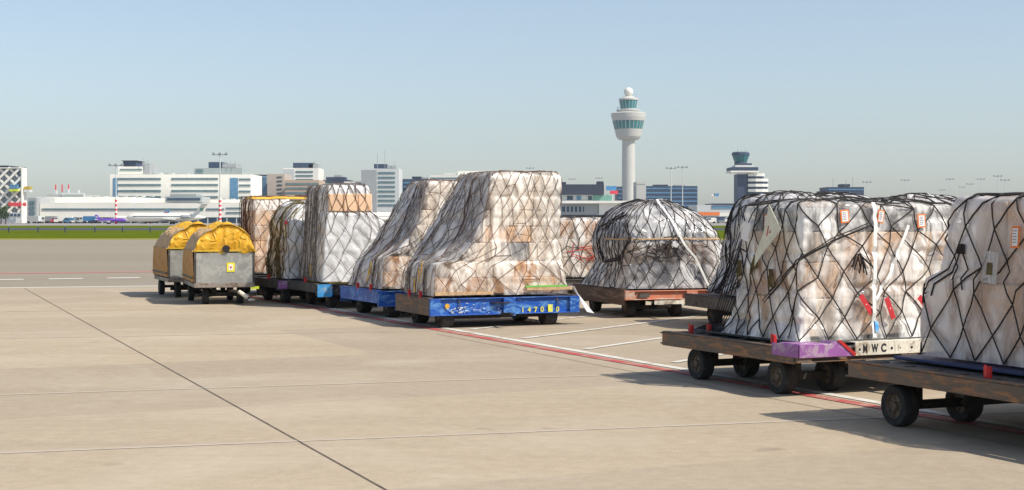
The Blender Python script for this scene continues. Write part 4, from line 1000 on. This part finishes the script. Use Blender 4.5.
# lounge building right of the tall load
Q = Bld('terminal_lounge', 'dark topped terminal lounge with a white lower storey and green glass', 610, 640)
Q.box('upper_storey', 562, 604, 184.3, 194.6, M['slate'], 30); Q.box('roof_box', 597.5, 603.6, 181.3, 184.2, M['slate'], 10, -2); Q.box('roof_box', 562, 566, 182, 184.2, M['slate'], 10, -2)
Q.box('lounge_wall', 562, 613, 194.8, 201, M['lgt'], 26, -2); Q.bands('window', 567, 573, [(196, 200)], M['gd'], off=-1.8); Q.bands('window', 576.5, 581, [(195.8, 200)], M['gb'], off=-1.8); Q.bands('window', 588, 592, [(196, 200)], M['gd'], off=-1.8)
Q.box('green_glass', 593, 612, 195.2, 200.6, M['ogreen'], .4, -1.7)
Q.box('roof_slab', 562, 645, 200.8, 203.4, M['wht'], 30, 3); Q.box('lower_wall', 599, 645, 203.6, 214, M['wht'], 26, 1); Q.box('lower_wall', 562, 598.8, 203.6, 214.6, M['gry'], 26, 0)
Q.bands('window_band', 562, 584, [(206.5, 211.8)], M['gd'], off=.3)
for k in range(5): Q.box('mullion', 565.5+k*4, 566.4+k*4, 206.3, 212, M['lgt'], .3, .6)
Q.box('ground_floor', 562, 645, 214.8, 223, M['gd'], 20, -1)
bb = Bld('billboard', 'blue and red hoarding on the lounge roof left of the control tower', 612, 645, 'billboard'); bb.box('panel', 606.2, 616.5, 186, 190.4, M['sky'], .6); bb.box('panel', 610, 618, 190.6, 194, M['sred'], .6); bb.box('post', 607, 608, 194, 223, M['gry'], .5, -.8)
# pier seen right of the dome
Z = Bld('terminal_pier', 'low pale pier with a navy roof line, between the dome and the old control tower', 730, 620)
Z.box('wall', 697, 770, 205, 222, M['lgt'], 30); Z.box('roof', 713, 770, 203.4, 204.9, M['navy'], 26, .5); Z.bands('window_band', 712, 770, [(206.2, 208.5)], M['gb']); Z.bands('window_band', 700, 770, [(216, 221)], M['gd'])
# jet bridge
J = Bld('jet_bridge', 'white passenger bridge with an orange panel, right of the silver dome', 720, 520, 'jet bridge')
J.box('tunnel', 698, 745, 212.6, 216.4, M['wht'], 5); J.box('orange_panel', 698, 719.5, 212.0, 215.4, M['sorange'], .3, .3); J.box('rotunda', 737, 744.5, 209.5, 216.6, M['lgt'], 5, .8); J.box('leg', 704, 705, 216.5, 223.6, M['gry'], 1, -1); J.box('leg', 728, 729.4, 216.5, 223.6, M['gry'], 1, -1); J.box('cab', 692, 697.8, 211.5, 217.5, M['gry'], 6, .5)

# control tower
D = 1130; pm = D/F; ct = empty('control_tower', (bx(628.5, D), D, 0), 0, 'tall white control tower with a flared glass pod and a round dome on top', 'control tower')
Zy = lambda y: bz(y, D)
MB().lathe([(5.4, -.03), (5.1, Zy(200)), (4.8, Zy(138))], n=40, cap=True).build('shaft', M['conc'], ct, smooth=False)
for r_, y in ((4.95, 160), (5.05, 180)): MB().lathe([(r_, Zy(y)), (r_+.02, Zy(y-.4))], n=40).build('joint_ring', M['lgt'], ct)
MB().lathe([(7.2, Zy(139.8)), (8.6, Zy(138)), (9.3, Zy(136.5)), (10.4, Zy(130.5)), (10.6, Zy(129.2))], n=48).build('pod_lower', M['conc'], ct)
MB().lathe([(10.45, Zy(129.0)), (11.9, Zy(121.2))], n=48).build('pod_glazing', M['gt'], ct)
MB().lathe([(12.1, Zy(121.0)), (12.9, Zy(117.3)), (13.3, Zy(113.5)), (11.5, Zy(112.4)), (7, Zy(111.8))], n=48).build('pod_upper', M['conc'], ct)
for k in range(24):
    a = k*math.pi/12; MB().tube([(10.55*math.cos(a), 10.55*math.sin(a), Zy(129)), (12.0*math.cos(a), 12.0*math.sin(a), Zy(121.2))], .17, 4).build('mullion', M['lgt'], ct)
MB().lathe([(6.4, Zy(111.7)), (6.4, Zy(108.8))], n=32).build('neck', M['conc'], ct)
MB().lathe([(8.6, Zy(111.6)), (9.2, Zy(110.2)), (9.0, Zy(110.0))], n=32).build('gallery', M['lgt'], ct)
MB().lathe([(5.9, Zy(108.6)), (6.9, Zy(100.4))], n=24).build('cab_glazing', M['gt'], ct)
for k in range(16):
    a = k*math.pi/8; MB().tube([(5.95*math.cos(a), 5.95*math.sin(a), Zy(108.6)), (6.95*math.cos(a), 6.95*math.sin(a), Zy(100.4))], .13, 4).build('cab_mullion', M['lgt'], ct)
MB().lathe([(7.3, Zy(100.2)), (7.3, Zy(98.8)), (4.5, Zy(97.2)), (3.2, Zy(96.2))], n=32).build('cab_roof', M['conc'], ct)
MB().lathe([(3.5*math.sqrt(max(0, 1-((k-5.5)/6.5)**2)), Zy(92)+3.5*(k-5.5)/6.5) for k in range(0, 13)], n=28).build('dome', M['wht'], ct, smooth=True)
for a, h in ((-7.6, 106.5), (-8.6, 107.5)): MB().tube([(a, -3, Zy(111.4)), (a, -3, Zy(h))], .2, 5).build('antenna', M['gry'], ct)
# old control tower
D = 860; Zy = lambda y: bz(y, D); ot = Bld('old_control_tower', 'shorter control tower with a dark glass cab, navy slab and white stepped wing', 745, D, 'control tower')
ot.box('slab', 737.5, 747.4, 174, 222, M['navy'], 14); ot.box('deck', 730.5, 757.5, 167.3, 170.6, M['navy'], 16, 3); ot.box('deck_edge', 730, 758, 170.8, 172.6, M['wht'], 16, 3.2); ot.box('deck_neck', 737, 752, 163.2, 165, M['navy'], 10, 0); ot.box('deck_roof', 735, 754, 165.2, 167.1, M['wht'], 12, 1)
mb = MB(); o = bx(745, D)
def ptx(x): return bx(x, D)-o
mb.lathe([(ptx(749.0), Zy(163)), (ptx(752.5), Zy(153.8))], (ptx(742.3)+0, 6, 0), 10); cab = mb
mb = MB().lathe([(3.6, Zy(161.8)), (5.0, Zy(155.2))], (ptx(742.3), 6, 0), 10).build('cab_glazing', M['gdt'], ot.root)
MB().lathe([(5.2, Zy(155)), (5.2, Zy(152.8)), (4.4, Zy(151.6))], (ptx(742.3), 6, 0), 10).build('cab_roof', M['navy'], ot.root)
MB().lathe([(4.0, Zy(163.1)), (3.7, Zy(162))], (ptx(742.3), 6, 0), 10).build('cab_base', M['slate'], ot.root)
for x, a in ((738.5, 149), (742, 150.5), (746.5, 149.5)): ot.mast(x, a, 153)
for k in range(8):
    ya = 173.5+k*5.2; xr = 765.5 if k == 0 else 769.3; prof = [(ptx(747.6), 2), (ptx(748), -1), (ptx(755), -2.5), (ptx(762), -2), (ptx(xr-1), 0), (ptx(xr), 4), (ptx(xr), 14), (ptx(747.6), 14)]
    MB().prism(prof, Zy(ya+2.8), Zy(ya), 'z').build('white_parapet', M['wht'], ot.root)
    pr2 = [((p[0]-ptx(757))*.95+ptx(757), p[1]+.6 if p[1] < 5 else p[1]-.6) for p in prof]
    MB().prism(pr2, Zy(ya+5.15), Zy(ya+2.85), 'z').build('window_band', M['gd'], ot.root)

# ------------------------------------------------------------------ far small things
def mast(px, ytop, D, label, red=False, r=.13, heads=3):
    h = bz(ytop, D); e = empty('floodlight_mast', (bx(px, D), D, 0), 0, label, 'light mast', 'floodlight masts round the airport')
    MB().tube([(0, 0, 0), (0, 0, h)], r*1.6, 8, r2=r).build('pole', M['lgt'], e)
    MB().box(-2.4, 2.4, -.3, .3, h-.35, h-.05).build('crossarm', M['gry'], e)
    for k in range(heads):
        x = -2+4*k/max(1, heads-1); MB().prism([(x-.45, h-.0), (x+.45, h-.0), (x+.35, h+.45), (x-.35, h+.45)], -.5, .3).build('lamp_head', M['gry'], e)
    if red:
        for k in range(6):
            z0 = k*2.0*D/F*2.2; MB().lathe([(r*2.8, z0), (r*2.8, z0+D/F*2.2)], n=8).build('red_band', M['sred'], e)
            MB().lathe([(r*2.8, z0+D/F*2.2+.01), (r*2.8, z0+D/F*4.4-.01)], n=8).build('white_band', M['wht'], e)
    return e
mast(220, 154, 470, 'tall red and white footed floodlight mast before the right half of the white slab', True, .16)
mast(116, 165, 500, 'red and white footed floodlight mast at the left end of the white slab', True, .14)
mast(671, 168, 700, 'floodlight mast before the navy office, left of its pair', False, .17)
mast(682.5, 167, 690, 'floodlight mast before the navy office, right of its pair', False, .17)
for px, yt, D, lb in ((867, 182, 800, 'thin floodlight mast just right of the masted dark building'), (905, 180, 850, 'thin floodlight mast over the silver wrapped load, left of a distant airliner'), (950, 179, 900, 'thin floodlight mast over the left end of the mauve load'), (942, 190, 1100, 'short far floodlight mast left of the one over the mauve load'), (970, 184, 1000, 'small floodlight mast over the mauve load, beside a taller one'),
                      (981, 179, 950, 'floodlight mast standing in the middle of the group over the mauve load'), (998, 176, 820, 'tallest floodlight mast over the mauve load'), (1005, 180, 780, 'floodlight mast with broad head nearest the right edge'), (962, 187, 1150, 'faint floodlight mast, farthest over the mauve load'), (530, 168, 900, 'floodlight mast just above the tall cream load'), (572, 179, 1000, 'thin mast rising over the dark topped lounge, left'), (599, 178, 1000, 'thin mast rising over the dark topped lounge, right')):
    mast(px, yt, D, lb, False, .12, 3)
# marker posts in the verge
proto = None
for px in (8.8, 38, 65, 95, 122.5, 150):
    x, y = bx(px, 205), 205
    if proto is None:
        proto = empty('marker_post', (x, y, 0), 0); MB().box(-.06, .06, -.06, .06, 0, .85).build('post', M['slate'], proto); MB().box(-.07, .07, -.07, .07, .852, .95).build('cap', M['gry'], proto); e = proto
    else: e = copy_tree(proto); e.location = (x, y, 0)
    tag(e, 'small dark marker post standing in the green verge left of the yellow carts', 'marker post', 'marker posts along the verge')

def airliner(px, py, D, length, yaw, label, body='wht', tail='wht', finmark=None, ttail=False, belly=None, engine_rear=False):
    x = bx(px, D); root = empty('airliner', (x, D, 0), yaw, label, 'aircraft'); L = length; r = L*.052; zc = r+.85 if L > 20 else r+.7
    pr = [(0.02, 0), (.35, .015), (.7, .05), (.95, .10), (1, .15), (1, .70), (.85, .8), (.55, .90), (.2, .985), (.03, 1)]
    o = MB().lathe([(q*r, -L/2+h*L) for q, h in pr], (0, 0, zc), 20, 'x').build('fuselage', M[body], root, smooth=True)
    MB().box(-L*.40, L*.30, -r*1.012, -r*.95, zc+r*.18, zc+r*.34).build('window_row', M['gd'], root)
    w = MB().prism([(-L*.05, 0), (L*.13, 0), (L*.22, -L*.46), (L*.17, -L*.46)], zc-r*.55, zc-r*.40, 'z'); w.build('wing', M['lgt'], root)
    w = MB().prism([(-L*.05, 0), (L*.13, 0), (L*.22, L*.46), (L*.17, L*.46)], zc-r*.55, zc-r*.40, 'z'); w.build('wing', M['lgt'], root)
    zt = zc+r*.6; ft = L*.135
    MB().prism([(L*.33, zt), (L*.47, zt), (L*.52, zt+ft), (L*.45, zt+ft)], -.2, .2).build('tail_fin', M[tail], root)
    if finmark: MB().prism([(L*.42, zt+ft*.35), (L*.465, zt+ft*.35), (L*.475, zt+ft*.65), (L*.435, zt+ft*.65)], -.24, .24).build('fin_mark', M[finmark], root)
    zs = zt+ft if ttail else zt-.2
    MB().prism([(L*.43, -L*.14), (L*.49, -L*.14), (L*.53, 0), (L*.49, L*.14), (L*.43, L*.14), (L*.41, 0)], zs, zs+.2, 'z').build('tailplane', M['lgt'], root)
    for s in (-1, 1):
        ex, ey, ez = (L*.27, s*r*1.5, zc+r*.15) if engine_rear else (L*.02, s*L*.17, zc-r*1.1)
        MB().lathe([(r*.42, ex-L*.06), (r*.5, ex-L*.04), (r*.46, ex+L*.04), (r*.3, ex+L*.07)], (0, ey, ez), 14, 'x').build('engine', M['gry'], root, smooth=True)
        MB().tube([(L*.08, s*r*1.1, zc-r*.5), (L*.08, s*r*1.1, .35)], .14, 6).build('main_gear', M['gry'], root); MB().lathe([(.42, -.25), (.42, .25)], (L*.08, s*r*1.1, .42), 12, 'y').build('gear_wheel', M['black'], root)
    MB().tube([(-L*.36, 0, zc-r*.8), (-L*.36, 0, .4)], .12, 6).build('nose_gear', M['gry'], root)
    return root
airliner(166, 216, 470, 25.5, R(-4), 'white airliner with a T tail and green fin mark before the white pier', ttail=True, finmark='ogreen', engine_rear=True)
airliner(141, 216, 540, 20, R(6), 'white airliner whose blue and red tail fin rises behind the T tail airliner', tail='gb', finmark='sred')
M['violet'] = bmat('aircraft_violet', (.20, .08, .52))
airliner(111, 218, 500, 11, R(170), 'small violet airliner, left of the T tail airliner', body='violet', tail='violet', finmark='wht', ttail=False)
airliner(384, 212, 420, 26, R(60), 'white and blue airliner tail glimpsed between the white block load and the slanting load', tail='sky')
far = airliner(914, 216, 1500, 30, R(88), 'tiny white and blue airliner beyond the silver wrapped load', body='sky'); far.location = (bx(914, 1500), 1500, bz(199.5, 1500)-4)

def vehicle(px, D, kind, colr, label):
    x = bx(px, D); root = empty('airport_van' if kind == 'van' else 'airport_truck' if kind == 'truck' else 'airport_tug', (x, D, 0), random.uniform(-.3, .3), label, {'van': 'van', 'truck': 'truck', 'tug': 'tug'}[kind], 'service vehicles on the far apron')
    c = M[colr]
    if kind == 'van':
        MB().prism([(-2.3, .4), (2.3, .4), (2.3, 1.9), (1.9, 2.1), (-1.2, 2.1), (-1.9, 1.3), (-2.3, 1.1)], -.9, .9).build('body', c, root, bevel=.05)
        MB().prism([(-1.75, 1.32), (-1.15, 1.95), (.2, 1.95), (.2, 1.32)], -.915, .915).build('windows', M['gd'], root)
    elif kind == 'truck':
        MB().box(-1.4, 3.6, -1.1, 1.1, .8, 2.7).build('cargo_box', c, root, bevel=.05)
        MB().prism([(-3.3, .5), (-1.5, .5), (-1.5, 2.4), (-2.6, 2.4), (-3.2, 1.5)], -1.05, 1.05).build('cab', M['wht'], root, bevel=.05); MB().prism([(-3.0, 1.6), (-2.55, 2.2), (-1.9, 2.2), (-1.9, 1.6)], -1.065, 1.065).build('windows', M['gd'], root)
    else:
        MB().prism([(-1.6, .35), (1.6, .35), (1.6, 1.0), (.4, 1.1), (-.2, 1.15), (-1.6, .95)], -.8, .8).build('body', c, root, bevel=.04); MB().box(-.1, 1.1, -.7, .7, 1.75, 1.82).build('roof', c, root)
        for a in (-.05, 1.05):
            for b in (-.65, .65): MB().box(a-.03, a+.03, b-.03, b+.03, 1.0, 1.75).build('roof_post', M['slate'], root)
    for a in (-1.4, 1.5 if kind != 'truck' else 2.4):
        for b in (-.85, .85): MB().lathe([(.38, b-.12), (.38, b+.12)], (a, 0, .38), 12, 'y').build('wheel', M['black'], root)
vs = [(31, 'truck', 'lgt', 'pale grey truck'), (38, 'van', 'wht', 'white van'), (44, 'tug', 'yel', 'yellow tug'), (50, 'truck', 'gry', 'dark grey truck'), (57, 'van', 'sred', 'red van'), (63, 'truck', 'wht', 'white box truck'), (69, 'van', 'gb', 'dark blue van'), (75, 'tug', 'wht', 'white tug'), (81, 'van', 'lgt', 'silver van'),
      (88, 'truck', 'sky', 'bright blue truck'), (94, 'tug', 'slate', 'black tug'), (126, 'truck', 'yel', 'yellow truck'), (112, 'tug', 'sred', 'red tug'), (147, 'tug', 'sorange', 'orange tug'), (160, 'van', 'slate', 'black van'), (186, 'tug', 'lime', 'lime tug'), (15, 'van', 'gry', 'grey van'), (8, 'tug', 'brickb', 'tan tug'), (710, 'van', 'wht', 'white van'), (722, 'tug', 'gry', 'grey tug'), (733, 'truck', 'lgt', 'light grey truck')]
spots = {31: 'foot of the lattice fronted building', 38: 'left end of the white pier', 44: 'left end of the white pier', 50: 'left part of the white pier', 57: 'left part of the white pier', 63: 'left part of the white pier', 69: 'white pier, just right of a white box truck', 75: 'left part of the white pier', 81: 'white pier under the rooftop plant room', 88: 'nose of the violet airliner', 94: 'left of the violet airliner', 126: 'nose of the T tail airliner', 112: 'violet airliner', 147: 'belly of the T tail airliner', 160: 'main gear of the T tail airliner', 186: 'tail of the T tail airliner', 15: 'lattice fronted building, below its red sign', 8: 'left edge below the lattice front', 710: 'orange jet bridge panel', 722: 'middle of the white jet bridge', 733: 'right end of the white jet bridge'}
for i, (px, kd, cl, lb) in enumerate(vs): vehicle(px, 545+(i*37) % 40, kd, cl, lb+' by the '+spots[px])

# flags
fg = empty('flagpole', (bx(719, 700), 700, 0), 0, 'thin flagpole flying a small blue flag, over the pale pier', 'flagpole'); MB().tube([(0, 0, 0), (0, 0, bz(192.5, 700))], .1, 6).build('pole', M['lgt'], fg)
z = bz(193, 700); MB().prism([(-.1, z-1.4), (-1.1, z-1.6), (-2.4, z-1.2), (-2.4, z), (-1.2, z-.3), (-.1, z)], -.03, .03).build('flag', M['sky'], fg)
fg = empty('flagpole', (bx(715, 700), 700, 0), 0, 'thin flagpole flying a small white flag, over the pale pier', 'flagpole'); MB().tube([(0, 0, 0), (0, 0, bz(193.5, 700))], .1, 6).build('pole', M['lgt'], fg)
z = bz(193.9, 700); MB().prism([(-.1, z-1.0), (-1.0, z-1.1), (-1.6, z-.9), (-1.6, z), (-.9, z-.2), (-.1, z)], -.03, .03).build('flag', M['wht'], fg)
# trees by the lattice building
M['leaf'] = plain('leaves', (.045, .08, .02), .7, 0, .5, 1.5); M['bark'] = plain('bark', (.12, .08, .05), .9)
def tree(px, D, h, label):
    rg = random.Random(int(px*7)); root = empty('tree', (bx(px, D), D, 0), 0, label, 'tree')
    t = MB().tube([(0, 0, 0), (.1, 0, h*.4), (0, .1, h*.7)], .25, 7, r2=.08)
    for k in range(6):
        a = rg.uniform(0, 6.28); t.tube([(0, 0, h*.35+k*.3), (math.cos(a)*h*.25, math.sin(a)*h*.25, h*.6+k*.2)], .08, 5, r2=.03)
    t.build('trunk', M['bark'], root); c = MB()
    cl = [(rg.gauss(0, h*.16), rg.gauss(0, h*.16), h*.65+rg.gauss(0, h*.14)) for _ in range(16)]
    for k in range(900):
        q = rg.choice(cl); p = Vector(q)+Vector((rg.gauss(0, 1), rg.gauss(0, 1), rg.gauss(0, 1)))*h*.07; s = h*.035
        d1 = Vector((rg.uniform(-1, 1), rg.uniform(-1, 1), rg.uniform(-1, 1)))*s; d2 = Vector((rg.uniform(-1, 1), rg.uniform(-1, 1), rg.uniform(-1, 1)))*s
        c.add([p-d1, p+d2, p+d1, p-d2], [(0, 1, 2, 3)])
    c.build('crown', M['leaf'], root)
tree(1, 480, 6.5, 'green tree at the left edge in front of the lattice fronted building'); tree(5.5, 470, 4, 'smaller bushy tree just right of the tree at the left edge')

# ------------------------------------------------------------------ light, sky, camera
w = bpy.data.worlds.new('World'); scene.world = w; w.use_nodes = True; t = w.node_tree; bg = t.nodes['Background']
HAZE = .00012
SUN_EL = R(48); sd = Vector((.85, -.42, 0)).normalized(); az = math.atan2(sd.x, sd.y)      # compass bearing from +Y
sk = node(t, 'ShaderNodeTexSky'); sk.sky_type = 'NISHITA'; sk.sun_disc = False; sk.sun_elevation = SUN_EL; sk.sun_rotation = az; sk.air_density = 1.0; sk.dust_density = .8; sk.ozone_density = 2.6; sk.altitude = 0
hs = node(t, 'ShaderNodeHueSaturation'); hs.inputs['Saturation'].default_value = .74; t.links.new(sk.outputs[0], hs.inputs['Color'])
tint = mixc(t, 1.0, hs.outputs['Color'], (.965, .995, 1.02), 'MULTIPLY'); t.links.new(tint, bg.inputs['Color']); bg.inputs['Strength'].default_value = .135
sl = bpy.data.lights.new('sun', 'SUN'); sl.energy = 4.9; sl.angle = R(.6); sl.color = (1, .93, .82); so = bpy.data.objects.new('sun', sl); col.objects.link(so)
dirn = Vector((sd.x*math.cos(SUN_EL), sd.y*math.cos(SUN_EL), math.sin(SUN_EL))); so.rotation_euler = dirn.to_track_quat('Z', 'Y').to_euler()
cam = bpy.data.cameras.new('camera'); co = bpy.data.objects.new('camera', cam); col.objects.link(co); scene.camera = co
co.location = (0, 0, CH); co.rotation_euler = (R(90), 0, 0); cam.sensor_width = 36; cam.lens = 36*F/1024; cam.shift_y = -(245-HOR)/1024; cam.clip_end = 20000; cam.clip_start = .1
scene.render.resolution_x = 1024; scene.render.resolution_y = 490
vsx = scene.view_settings; vsx.view_transform = 'Standard'; vsx.look = 'None'; vsx.exposure = .06; vsx.gamma = 1
scene.cycles.transparent_max_bounces = 16; scene.cycles.max_bounces = 8

m = bpy.data.materials.new('haze_air'); m.use_nodes = True; t = m.node_tree; t.nodes.remove(t.nodes['Principled BSDF'])
pv = node(t, 'ShaderNodeVolumePrincipled'); pv.inputs['Color'].default_value = (.86, .92, 1, 1); pv.inputs['Density'].default_value = HAZE; pv.inputs['Anisotropy'].default_value = .3
t.links.new(pv.outputs[0], t.nodes['Material Output'].inputs['Volume'])
tag(MB().box(-1600, 1600, -60, 2600, -1.2, 125).build('haze', m), kind='stuff')
